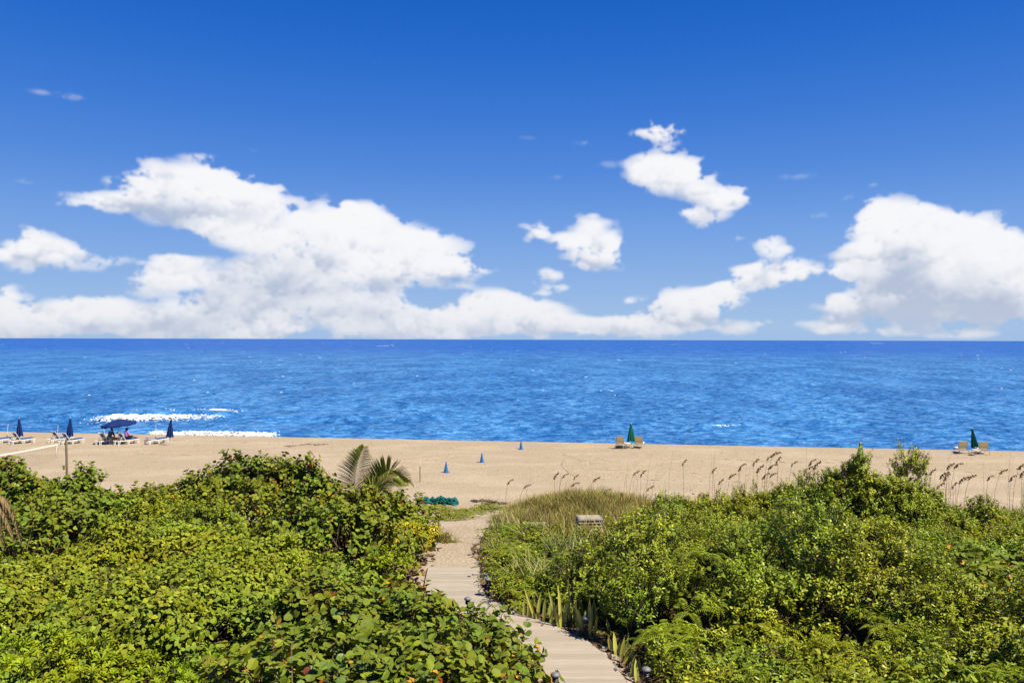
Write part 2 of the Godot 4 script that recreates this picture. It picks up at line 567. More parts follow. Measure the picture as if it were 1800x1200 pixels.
			out[at0 + col * 3 + 1] = int(clampf(to_srgb(v.y / EXPOSURE) + jit, 0.0, 1.0) * 255.0 + 0.5)
			out[at0 + col * 3 + 2] = int(clampf(to_srgb(v.z / EXPOSURE) + jit, 0.0, 1.0) * 255.0 + 0.5)
	return ImageTexture.create_from_image(Image.create_from_data(SKY_W, SKY_H, false, Image.FORMAT_RGB8, out))

func _ready() -> void:
	rng.seed = 20240
	lump = noise_of(0.35, 11, 3)
	# ---- camera
	cam_basis = Basis.from_euler(Vector3(deg_to_rad(-0.14), 0.0, deg_to_rad(0.16)))
	var cam := Camera3D.new()
	cam.name = "camera"
	cam.fov = rad_to_deg(2.0 * atan(600.0 / FPX))
	cam.near = 0.1
	cam.far = 80000.0
	add_child(cam)
	cam.transform = Transform3D(cam_basis, EYE)
	cam.current = true
	# ---- sky, sun, exposure
	var env := Environment.new()
	env.background_mode = Environment.BG_SKY
	var sky := Sky.new()
	var pano := PanoramaSkyMaterial.new()
	pano.panorama = build_sky()
	sky.sky_material = pano
	env.sky = sky
	env.tonemap_mode = Environment.TONE_MAPPER_LINEAR
	env.tonemap_exposure = EXPOSURE
	env.sdfgi_enabled = true
	env.ssao_enabled = true
	env.ssil_enabled = true
	var we := WorldEnvironment.new()
	we.name = "world_environment"
	we.environment = env
	add_child(we)
	var sun := DirectionalLight3D.new()
	sun.name = "sun"
	sun.light_energy = 1.6
	sun.light_color = Color(1.0, 0.95, 0.86)
	sun.light_angular_distance = 0.53
	sun.shadow_enabled = true
	add_child(sun)
	var to_sun := Vector3(0.62, 1.0, 0.3).normalized()
	sun.look_at_from_position(Vector3.ZERO, -to_sun, Vector3.FORWARD)
	# ---- setting
	make_materials()
	build_land()
	build_sea()
	print("setting %d ms" % Time.get_ticks_msec())
	build_rest()
	print("all %d ms" % Time.get_ticks_msec())

# ---------------------------------------------------------------- land and sea
func make_materials() -> void:
	var sand := StandardMaterial3D.new()
	sand.vertex_color_use_as_albedo = true
	sand.albedo_texture = noise_image(0.035, 21, 5, 1024, Color(0.80, 0.79, 0.78), Color(1.0, 1.0, 1.0), 0.62)
	sand.roughness = 0.95
	sand.metallic_specular = 0.15
	sand.heightmap_enabled = true
	sand.heightmap_texture = noise_image(0.03, 25, 6, 1024, Color.BLACK, Color.WHITE, 0.6)
	sand.heightmap_scale = 4.5
	triplanar(sand, Vector3(0.16, 0.16, 0.16))
	mats.sand = sand
	var sea := StandardMaterial3D.new()
	sea.albedo_color = Color.WHITE
	sea.albedo_texture = noise_image(0.02, 31, 6, 1024, lin(0.014, 0.115, 0.345), lin(0.14, 0.34, 0.64), 0.75, 0.8)  # bright and dark ripple streaks of the chop, sky reflection painted into the colour
	sea.roughness = 0.38
	sea.metallic_specular = 0.14
	sea.vertex_color_use_as_albedo = true
	sea.normal_enabled = true
	var wave := noise_of(0.016, 41, 6)
	wave.fractal_gain = 0.62
	var im := wave.get_seamless_image(1024, 1024, false, false, 0.15)
	im.convert(Image.FORMAT_RGBA8)
	im.bump_map_to_normal_map(20.0)
	sea.normal_texture = ImageTexture.create_from_image(im)
	sea.normal_scale = 1.0
	triplanar(sea, Vector3(1.0 / 60.0, 1.0, 1.0 / 34.0))
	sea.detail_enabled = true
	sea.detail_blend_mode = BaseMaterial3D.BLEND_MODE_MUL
	sea.detail_albedo = noise_image(0.03, 35, 6, 1024, Color(0.66, 0.76, 0.84), Color(1, 1, 1), 0.75, 0.7)  # broad darker patches: cloud shadow and wind streaks painted as water colour
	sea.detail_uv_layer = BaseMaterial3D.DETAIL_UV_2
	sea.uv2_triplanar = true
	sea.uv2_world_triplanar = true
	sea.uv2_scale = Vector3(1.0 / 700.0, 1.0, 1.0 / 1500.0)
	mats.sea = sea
	var foam := StandardMaterial3D.new()
	foam.albedo_texture = noise_image(0.06, 51, 4, 256, Color(0.80, 0.83, 0.86), Color(0.95, 0.95, 0.95))
	foam.roughness = 0.9
	foam.metallic_specular = 0.2
	triplanar(foam, Vector3(0.4, 0.4, 0.4))
	mats.foam = foam

func build_land() -> void:
	var ds := []
	var d := -40.0
	while d < 110.0:
		ds.append(d)
		d += 4.0 if d < 4.0 else 0.5 if d < 14.0 else 0.25 if d < 71.0 else 0.6
	var xs := []
	var x := -260.0
	while x < 260.0:
		xs.append(x)
		x += 20.0 if absf(x) > 75.0 else 1.0 if absf(x) > 50.0 else 0.3
	var pts := PackedVector3Array()
	var cols := PackedColorArray()
	var patch := noise_of(0.09, 61, 4)
	var foot := noise_of(1.6, 63, 2)
	for dd in ds:
		for xx in xs:
			var y := ground(xx, -dd)
			var s: float = dd + 0.128 * xx
			if dd > 20.0 and s < 68.0:
				y += 0.035 * foot.get_noise_2d(xx, dd) * (0.4 + 0.8 * smoothstep(-0.1, 0.3, patch.get_noise_2d(xx, dd * 1.6)))
			pts.append(Vector3(xx, y, -dd))
			var c := Color(0.405, 0.338, 0.248)
			var p := patch.get_noise_2d(xx * 1.3, dd * 3.0)
			c = c.lerp(Color(0.455, 0.385, 0.29), smoothstep(-0.2, 0.5, p))
			cols.append(c)
	var land := top_mesh("beach_ground", smooth_grid(pts, xs.size(), ds.size(), cols), mats.sand, "structure")
	land.set_meta("label", "tan sand beach rising to a vegetated dune")

func sea_height(x: float, d: float, n1: FastNoiseLite, n2: FastNoiseLite, n3: FastNoiseLite) -> float:
	var s := d + 0.128 * x
	var k := smoothstep(70.0, 82.0, s)
	var far := 1.0 - 0.6 * smoothstep(250.0, 900.0, d)
	var y := 0.32 * n1.get_noise_2d(x * 0.35, d) + 0.24 * n2.get_noise_2d(x * 0.6, d) + 0.10 * n3.get_noise_2d(x * 0.7, d)
	y *= k * far
	if d < 160.0:
		for w in swells:
			var t: float = (x - w[0]) / (w[2] - w[0])
			if t > -0.2 and t < 1.2:
				var e: float = d - lerpf(w[1], w[3], t)
				var ends := smoothstep(-0.2, 0.15, t) * smoothstep(-0.2, 0.15, 1.0 - t)
				# steep on the shore side, gentle behind
				y += w[4] * ends * exp(-pow(e / (1.1 if e < 0.0 else 3.2), 2.0))
	return y

var swells := []

func build_sea() -> void:
	for w in [[85, 737, 420, 733, 0.75], [330, 722, 430, 725, 0.6], [440, 736, 600, 738, 0.45], [590, 738, 780, 735, 0.5], [1060, 741, 1220, 738, 0.4], [1180, 751, 1330, 750, 0.35], [860, 752, 1000, 752, 0.3], [150, 752, 300, 752, 0.3], [560, 756, 700, 756, 0.3], [1380, 745, 1560, 748, 0.35], [640, 722, 820, 722, 0.35], [1560, 762, 1700, 765, 0.3]]:
		var a := on_sea(w[0], w[1])
		var b := on_sea(w[2], w[3])
		swells.append([a.x, -a.z, b.x, -b.z, w[4]])
	var n1 := noise_of(0.045, 71, 2)
	var n2 := noise_of(0.16, 72, 2)
	var n3 := noise_of(0.5, 73, 2)
	var ds := []
	var d := 60.0
	while d < 60000.0:
		ds.append(d)
		d += maxf(0.3, d * d / 8000.0 * 0.42) if d < 1500.0 else d * 0.35
	var cols := 620
	var pts := PackedVector3Array()
	var tint := PackedColorArray()
	var bed := noise_of(0.012, 75, 3)
	for dd in ds:
		for k in cols:
			var t := (k / float(cols - 1)) * 2.0 - 1.0
			var x: float = dd * (t * 0.86 + t * t * t * t * t * 1.2)
			pts.append(Vector3(x, sea_height(x, dd, n1, n2, n3) if dd < 1500.0 else 0.0, -dd))
			# water over the sandy shelf and its bars is lighter and greener than over deep bottom
			var shelf: float = dd + 0.128 * x + 140.0 * bed.get_noise_2d(x * 0.5, dd * 2.0)
			tint.append(Color(1.3, 1.18, 1.06).lerp(Color(0.55, 0.69, 1.0), smoothstep(60.0, 900.0, shelf)))
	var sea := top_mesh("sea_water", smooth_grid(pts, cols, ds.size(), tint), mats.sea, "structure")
	sea.set_meta("label", "choppy deep blue ocean water reaching the horizon")
	print("sea rows ", ds.size())

# ---------------------------------------------------------------- leaves and sprigs
# A sprig is a small mesh of real leaves (vertex colours: linear leaf reflectance); thickets are many sprigs.
var sprigs := {}
const LEAF_FORMS := {
	"ellipse": [[0.0, 0.06], [0.28, 0.82], [0.62, 0.9], [1.0, 0.02]],
	"spoon": [[0.0, 0.12], [0.45, 0.55], [0.8, 1.0], [1.0, 0.45]],
	"round": [[0.0, 0.35], [0.16, 0.8], [0.5, 1.0], [0.84, 0.72], [1.0, 0.12]],
	"heart": [[-0.12, 0.5], [0.12, 1.0], [0.5, 0.8], [1.0, 0.02]],
	"strap": [[0.0, 0.5], [0.35, 1.0], [0.7, 0.8], [1.0, 0.03]],
}

func leaf_into(v: PackedVector3Array, c: PackedColorArray, o: Vector3, along: Vector3, face: Vector3, length: float, width: float, form: String, fold: float, curl: float, col: Color) -> void:
	var side := along.cross(face).normalized()
	var nrm := side.cross(along).normalized()
	var rows: Array = LEAF_FORMS[form]
	var mid := []
	var lft := []
	var rgt := []
	for s in rows:
		var t: float = s[0]
		var hw: float = s[1] * width * 0.5
		var p := o + along * (length * t) - nrm * (curl * length * t * t)
		mid.append(p)
		lft.append(p - side * hw + nrm * (fold * hw))
		rgt.append(p + side * hw + nrm * (fold * hw))
	for i in rows.size() - 1:
		for q in [[mid[i], lft[i], lft[i + 1]], [mid[i], lft[i + 1], mid[i + 1]], [mid[i], mid[i + 1], rgt[i + 1]], [mid[i], rgt[i + 1], rgt[i]]]:
			for p in q:
				v.append(p)
				c.append(col)

func stick_into(v: PackedVector3Array, c: PackedColorArray, a: Vector3, b: Vector3, r0: float, r1: float, col: Color) -> void:
	var f := frame_of((b - a).normalized())
	for k in 3:
		var e0 := f.x * cos(TAU * k / 3.0) + f.y * sin(TAU * k / 3.0)
		var e1 := f.x * cos(TAU * (k + 1) / 3.0) + f.y * sin(TAU * (k + 1) / 3.0)
		for p in [a + e0 * r0, a + e1 * r0, b + e0 * r1, a + e1 * r0, b + e1 * r1, b + e0 * r1]:
			v.append(p)
			c.append(col)

func unit_random(r: RandomNumberGenerator) -> Vector3:
	return Vector3(r.randfn(), r.randfn(), r.randfn()).normalized()

func tint_of(r: RandomNumberGenerator, base: Color, spread: float) -> Color:
	var k := 1.0 + r.randf_range(-spread, spread)
	var w := r.randf_range(-spread, spread) * 0.5
	return Color(base.r * k * (1.0 + w), base.g * k, base.b * k * (1.0 - w))

func sprig(kind: String, seed_value: int) -> ArrayMesh:
	var r := RandomNumberGenerator.new()
	r.seed = seed_value
	var v := PackedVector3Array()
	var c := PackedColorArray()
	var bark := Color(0.12, 0.085, 0.055)
	if kind == "grape":
		# sea grape: stiff round leaves set alternately on a stout twig, some turned orange or red
		var bend := Vector3(r.randf_range(-0.3, 0.3), 1, r.randf_range(-0.3, 0.3)).normalized()
		stick_into(v, c, Vector3(0, -0.25, 0), bend * 0.42, 0.012, 0.006, Color(0.16, 0.12, 0.07))
		for k in 8:
			var a := k * 2.4 + r.randf_range(-0.5, 0.5)
			var o := bend * (0.06 + 0.36 * k / 7.0)
			var out := Vector3(cos(a), r.randf_range(0.2, 0.9), sin(a)).normalized()
			var face := (Vector3(-out.x * 0.5, 1.0, -out.z * 0.5) + unit_random(r) * 0.55).normalized()
			var base := Color(0.145, 0.18, 0.013)
			var pick := r.randf()
			if pick > 0.955:
				base = Color(0.34, 0.075, 0.012)
			elif pick > 0.915:
				base = Color(0.36, 0.20, 0.02)
			elif pick > 0.84:
				base = Color(0.20, 0.20, 0.02)
			leaf_into(v, c, o + out * 0.03, out, face, r.randf_range(0.11, 0.165), r.randf_range(0.12, 0.175), "round", r.randf_range(0.08, 0.35), r.randf_range(0.0, 0.2), tint_of(r, base, 0.3))
	elif kind == "vine":
		# climbing vine: matt heart leaves that lie like tiles over what carries them
		for k in 11:
			var o := Vector3(r.randf_range(-0.26, 0.26), r.randf_range(-0.05, 0.07), r.randf_range(-0.26, 0.26))
			var out := Vector3(r.randfn(), r.randf_range(-0.7, 0.15), r.randfn()).normalized()
			var face := (Vector3.UP + unit_random(r) * 0.5).normalized()
			leaf_into(v, c, o, out, face, r.randf_range(0.075, 0.12), r.randf_range(0.08, 0.115), "heart", r.randf_range(-0.1, 0.25), r.randf_range(0.05, 0.4), tint_of(r, Color(0.172, 0.212, 0.022), 0.28))
	elif kind == "rosette":
		# beach naupaka: shoots that end in a rosette of fleshy spoon leaves
		for s in 3:
			var foot := Vector3(r.randf_range(-0.16, 0.16), 0, r.randf_range(-0.16, 0.16)) if s > 0 else Vector3.ZERO
			var tip := foot * 1.3 + Vector3(0, r.randf_range(0.02, 0.14), 0)
			stick_into(v, c, foot + Vector3(0, -0.25, 0), tip, 0.01, 0.007, Color(0.12, 0.13, 0.05))
			for k in 14:
				var a := k * 2.4 + r.randf_range(-0.3, 0.3)
				var rise := 0.15 + 1.6 * k / 13.0
				var out := Vector3(cos(a), rise, sin(a)).normalized()
				var face := (Vector3(-cos(a) * rise, 1.0, -sin(a) * rise) + unit_random(r) * 0.2).normalized()
				leaf_into(v, c, tip + Vector3(0, -0.05 + 0.05 * k / 13.0, 0), out, face, r.randf_range(0.09, 0.14), r.randf_range(0.036, 0.052), "spoon", 0.3, r.randf_range(0.0, 0.5), tint_of(r, Color(0.21, 0.27, 0.008), 0.3))
	elif kind == "shrub":
		# small glossy leaves spread round thin upright shoots
		for s in 3:
			var foot := Vector3(r.randf_range(-0.12, 0.12), -0.2, r.randf_range(-0.12, 0.12))
			var tip := foot * 1.6 + Vector3(r.randf_range(-0.06, 0.06), 0.36 + r.randf_range(0, 0.16), r.randf_range(-0.06, 0.06))
			stick_into(v, c, foot, tip, 0.007, 0.003, bark)
			for k in 12:
				var a := k * 2.4 + r.randf_range(-0.6, 0.6)
				var t := 0.18 + 0.82 * k / 11.0
				var out := Vector3(cos(a), r.randf_range(0.1, 1.1), sin(a)).normalized()
				var face := (Vector3(-cos(a) * 0.6, 1.0, -sin(a) * 0.6) + unit_random(r) * 0.6).normalized()
				leaf_into(v, c, foot.lerp(tip, t), out, face, r.randf_range(0.062, 0.105), r.randf_range(0.03, 0.048), "ellipse", r.randf_range(0.0, 0.4), r.randf_range(-0.1, 0.4), tint_of(r, Color(0.218, 0.27, 0.012), 0.4))
	elif kind == "fern":
		# arching fronds with two combs of narrow leaflets
		for s in 5:
			var a := s * TAU / 5.0 + r.randf_range(-0.4, 0.4)
			var dirv := Vector3(cos(a), 0, sin(a))
			var last := Vector3.ZERO
			var length := r.randf_range(0.4, 0.65)
			for k in 15:
				var t := (k + 1) / 15.0
				var p := dirv * (length * t * (1.0 - 0.15 * t)) + Vector3(0, length * (0.95 * t - 0.95 * t * t), 0)
				var step := (p - last).normalized()
				stick_into(v, c, last, p, 0.004, 0.003, Color(0.11, 0.14, 0.03))
				var side := step.cross(Vector3.UP).normalized()
				var w := 0.075 * sin(PI * clampf(0.12 + t * 0.86, 0, 1)) + 0.012
				for q in [-1.0, 1.0]:
					leaf_into(v, c, p, (side * q + step * 0.35).normalized(), (Vector3.UP + side * q * 0.2).normalized(), w, 0.017, "ellipse", 0.1, 0.25, tint_of(r, Color(0.205, 0.255, 0.010), 0.2))
				last = p
	elif kind == "grass":
		for k in 20:
			var a := r.randf() * TAU
			var lean := r.randf_range(0.12, 0.75)
			var out := Vector3(cos(a) * lean, 1.0, sin(a) * lean).normalized()
			var dry := r.randf()
			var base := Color(0.225, 0.23, 0.055) if dry < 0.55 else Color(0.38, 0.30, 0.14) if dry < 0.92 else Color(0.18, 0.11, 0.06)
			leaf_into(v, c, Vector3(r.randf_range(-0.13, 0.13), -0.04, r.randf_range(-0.13, 0.13)), out, Vector3(-cos(a), lean, -sin(a)), r.randf_range(0.4, 1.05), r.randf_range(0.014, 0.024), "strap", 0.25, r.randf_range(0.05, 0.55), tint_of(r, base, 0.3))
	elif kind == "creeper":
		# beach morning glory: flat two-lobed leaves along runners on the sand
		for s in 4:
			var p := Vector3(r.randf_range(-0.15, 0.15), 0.01, r.randf_range(-0.15, 0.15))
			var a := r.randf() * TAU
			for k in 6:
				var q := p + Vector3(cos(a), 0, sin(a)) * 0.1
				stick_into(v, c, p, q, 0.004, 0.004, Color(0.14, 0.12, 0.05))
				leaf_into(v, c, q + Vector3(0, 0.02, 0), Vector3(cos(a + r.randf_range(-1.6, 1.6)), r.randf_range(0.0, 0.6), sin(a + r.randf_range(-1.6, 1.6))).normalized(), (Vector3.UP + unit_random(r) * 0.45).normalized(), r.randf_range(0.06, 0.09), r.randf_range(0.055, 0.08), "heart", 0.25, 0.1, tint_of(r, Color(0.16, 0.185, 0.014), 0.3))
				a += r.randf_range(-0.6, 0.6)
				p = q
	elif kind == "litter":
		# fallen leaves, brown and curled, lying on the sand
		for k in 26:
			var o := Vector3(r.randf_range(-0.45, 0.45), r.randf_range(0.005, 0.05), r.randf_range(-0.45, 0.45))
			var base := Color(0.15, 0.10, 0.055) if r.randf() < 0.6 else Color(0.085, 0.058, 0.034)
			leaf_into(v, c, o, Vector3(r.randfn(), r.randf_range(-0.1, 0.25), r.randfn()).normalized(), (Vector3.UP + unit_random(r) * 0.5).normalized(), r.randf_range(0.09, 0.18), r.randf_range(0.07, 0.15), "round", r.randf_range(0.1, 0.6), r.randf_range(-0.2, 0.4), tint_of(r, base, 0.35))
	elif kind == "twig":
		# bare grey brown twigs
		for s in 5:
			var o := unit_random(r) * 0.12
			var e := o + (unit_random(r) + Vector3.UP * 0.6).normalized() * r.randf_range(0.25, 0.5)
			stick_into(v, c, o, e, 0.006, 0.002, Color(0.19, 0.13, 0.095))
			stick_into(v, c, o.lerp(e, 0.5), o.lerp(e, 0.5) + unit_random(r) * 0.2, 0.004, 0.002, Color(0.19, 0.13, 0.095))
	return mesh_from(v, c)

func make_sprigs() -> void:
	mats.leaf_gloss = leaf_mat(0.45, 0.38, 0.45)
	mats.leaf_mid = leaf_mat(0.55, 0.3, 0.48)
	mats.leaf_matt = leaf_mat(0.75, 0.2, 0.45)
	for kind in ["grape", "vine", "rosette", "shrub", "fern", "grass", "creeper", "twig", "litter"]:
		sprigs[kind] = []
		for k in 4:
			sprigs[kind].append(sprig(kind, 1000 + 37 * k + 7 * String(kind).length()))
	mats.grape = mats.leaf_mid
	mats.vine = mats.leaf_matt
	mats.rosette = mats.leaf_mid
	mats.shrub = mats.leaf_gloss
	mats.fern = mats.leaf_mid
	mats.grass = mats.leaf_matt
	mats.creeper = mats.leaf_mid
	mats.twig = mats.leaf_matt
	mats.litter = mats.leaf_matt
	var bark := plain_mat(lin(0.075, 0.056, 0.038), 0.95, 0.1)
	mats.bark = bark

func scatter(parent: Node3D, kind: String, spots: Array, called := "foliage") -> void:
	# spots: [Transform3D in the parent's axes, Color]
	var first: int = spots.size() % 2
	for half in 2:
		var variant := half * 2 + first
		var mine := []
		for i in spots.size():
			if i % 2 == half:
				mine.append(spots[i])
		if mine.is_empty():
			continue
		var mm := MultiMesh.new()
		mm.transform_format = MultiMesh.TRANSFORM_3D
		mm.use_colors = true
		mm.mesh = sprigs[kind][variant]
		mm.instance_count = mine.size()
		for i in mine.size():
			mm.set_instance_transform(i, mine[i][0])
			mm.set_instance_color(i, mine[i][1])
		var o := MultiMeshInstance3D.new()
		o.name = called
		o.multimesh = mm
		o.material_override = mats[kind]
		o.set_meta("kind", "stuff")
		parent.add_child(o, true)

func turned(up: Vector3, spin: float, size: float) -> Basis:
	var b := frame_of(up.normalized())
	return Basis(b.x, b.z, -b.y).rotated(up.normalized(), spin).scaled(Vector3.ONE * size)

var bushes := []      # [centre, radii] of every bush so far, to keep sprigs out of the inside of a neighbour
var canopy: FastNoiseLite
var gaps: FastNoiseLite

func limbs_mesh(r: RandomNumberGenerator, height: float, spread: float) -> ArrayMesh:
	var st := new_st()
	for k in 5:
		var a := k * TAU / 5.0 + r.randf_range(-0.5, 0.5)
		var foot := Vector3(cos(a), 0, sin(a)) * 0.12 + Vector3(0, -0.15, 0)
		var knee := Vector3(cos(a) * spread * 0.3, height * 0.35, sin(a) * spread * 0.3)
		var tip := Vector3(cos(a + 0.3) * spread * 0.7, height * r.randf_range(0.6, 0.85), sin(a + 0.3) * spread * 0.7)
		tube_into(st, [foot, knee, tip], [0.035, 0.025, 0.01], 5)
		tube_into(st, [knee, knee + Vector3(r.randf_range(-0.5, 0.5) * spread, height * 0.4, r.randf_range(-0.5, 0.5) * spread)], [0.018, 0.006], 4)
	return done(st)

func bush(called: String, label: String, category: String, group: String, x: float, d: float, top: float, rx: float, mix: Array, thick := 1.0, tone := Color(1, 1, 1)) -> Node3D:
	# top: height of its crown above the sea; mix: [[sprig kind, sprigs per square metre of crown], ...]
	var base := Vector3(x, ground(x, -d), -d)
	var o := thing(called, label, category, base, 0.0, group)
	var r := RandomNumberGenerator.new()
	r.seed = int(absf(x) * 977.0 + d * 131.0) + 5
	var h := maxf(top - base.y, 0.25)
	var mid := Vector3(0, h * 0.42, 0)
	var rad := Vector3(rx, h * 0.58, rx * r.randf_range(0.9, 1.1))
	bushes.append([base + mid, rad])
	part(o, "branches", limbs_mesh(r, h, rx), mats.bark)
	var area := TAU * rx * (rx + h) * 0.5
	for m in mix:
		var spots := []
		var kind: String = m[0]
		for k in int(area * m[1] * thick * 1.25):
			var u := unit_random(r)
			if u.y < -0.25:
				u.y = -u.y
			var q := u * rad
			var w := base + mid + q
			var lumpy := 1.0 + 0.6 * canopy.get_noise_3dv(w) + 0.24 * canopy.get_noise_3dv(w * 2.7)
			var deep := r.randf()
			q *= lumpy * (1.0 - 0.42 * deep * deep)
			w = base + mid + q
			if gaps.get_noise_3dv(w) < -0.27 + 0.2 * deep:
				continue
			var sp := path_span(-w.z)
			if w.x > sp.x + 0.02 and w.x < sp.y - 0.02 and -w.z < 41.0:
				continue
			if w.y < ground(w.x, w.z) + 0.02:
				continue
			var inside := false
			for b in bushes:
				var e: Vector3 = (w - b[0]) / b[1]
				if e.length_squared() < 0.36 and b[0] != base + mid:
					inside = true
					break
			if inside:
				continue
			var n := Vector3(u.x / rad.x, u.y / rad.y, u.z / rad.z).normalized()
			var up := Vector3.UP
			match kind:
				"vine":
					up = n.lerp(Vector3(0.35, 0.9, 0.15), 0.45) + unit_random(r) * 0.3
				"fern":
					up = n + Vector3.UP * 1.5
				"grape":
					up = n * 0.9 + Vector3.UP * 0.7 + unit_random(r) * 0.45
				_:
					up = n * 0.55 + Vector3.UP * 0.85 + unit_random(r) * 0.35
			var b2 := turned(up, r.randf() * TAU, r.randf_range(0.8, 1.2))
			var hue := canopy.get_noise_3dv(w * 0.6 + Vector3(90, 0, 0))
			var k2 := r.randf_range(0.8, 1.2)
			var col := Color(k2 * (1.0 + 0.24 * hue), k2, k2 * (1.0 - 0.3 * hue)) * tone
			if kind == "twig":
				col = Color(1, 1, 1)
			spots.append([Transform3D(b2, q + mid), col])
		scatter(o, kind, spots)
	return o

# ---------------------------------------------------------------- planting
const MIXES := {
	"grape": [["grape", 11.0], ["vine", 2.5], ["twig", 0.3]],
	"grape_red": [["grape", 13.0], ["twig", 0.3]],
	"vine": [["vine", 17.0], ["rosette", 0.8], ["shrub", 2.0], ["twig", 0.4]],
	"naupaka": [["rosette", 9.0], ["vine", 3.5], ["twig", 0.3]],
	"mixed": [["shrub", 7.0], ["vine", 6.0], ["grape", 1.4], ["rosette", 1.0], ["twig", 0.4]],
	"shrub": [["shrub", 15.0], ["vine", 1.2], ["twig", 0.5]],
	"fern": [["fern", 4.5], ["shrub", 7.0], ["vine", 2.0]],
	"low": [["shrub", 9.0], ["fern", 2.0], ["creeper", 4.0], ["grass", 1.2]],
	"yellow": [["shrub", 13.0], ["vine", 2.0]],
	"filler": [["shrub", 12.0], ["fern", 2.0], ["vine", 3.0]],
}
const BUSH_NAMES := {
	"grape": ["sea_grape_bush", "round leaved sea grape bush of the dune thicket", "sea grape bushes in the dune thicket"],
	"grape_red": ["sea_grape_bush", "sea grape bush with scattered orange and red leaves close beside the boardwalk", "sea grape bushes beside the boardwalk"],
	"vine": ["vine_covered_shrub", "shrub under heart-leaved vine in the dune thicket", "vine covered shrubs in the dune thicket"],
	"naupaka": ["naupaka_bush", "naupaka bush with bright spoon-leaf rosettes in the thicket", "naupaka bushes in the dune thicket"],
	"mixed": ["dune_shrub", "tangled small-leaved shrub of the dune thicket", "tangled dune shrubs"],
	"shrub": ["glossy_shrub", "small glossy-leaved shrub of the tall thicket", "glossy leaved shrubs"],
	"fern": ["fern_shrub", "low shrub with arching ferns along the boardwalk edge", "ferny shrubs along the boardwalk"],
	"low": ["low_dune_bush", "low spreading green bush between the sand path and the dune grass", "low bushes by the dune grass"],
	"filler": ["understory_shrub", "low leafy shrub filling a gap between the taller glossy shrubs", "low shrubs between the glossy shrubs"],
	"yellow": ["yellow_green_shrub", "yellow-green leaved shrub at the edge of the sand path", "yellow-green shrubs at the sand path"],
}

func grow(kind: String, x: float, d: float, top: float, rx: float, tone := Color(1, 1, 1), thick := 1.0) -> Node3D:
	var n: Array = BUSH_NAMES[kind]
	if kind == "yellow":
		tone = tone * Color(1.55, 1.22, 0.6)
	var sp := path_span(d)
	var off := maxf(sp.x - x, x - sp.y)
	var spot := " at its beach edge" if d > 25.5 else " where it borders the boardwalk" if off < 2.4 else " deep in its middle" if d > 17.5 else " on its landward side"
	if kind in ["grape", "vine", "naupaka", "mixed", "shrub"]:
		return bush(n[0], n[1] + spot, "bush", n[2] + spot, x, d, top - 0.16, rx, MIXES[kind], thick, tone)
	return bush(n[0], n[1], "bush", n[2], x, d, top - 0.16, rx, MIXES[kind], thick, tone)

func px_of(x: float, d: float) -> float:
	return 900.0 + FPX * x / d

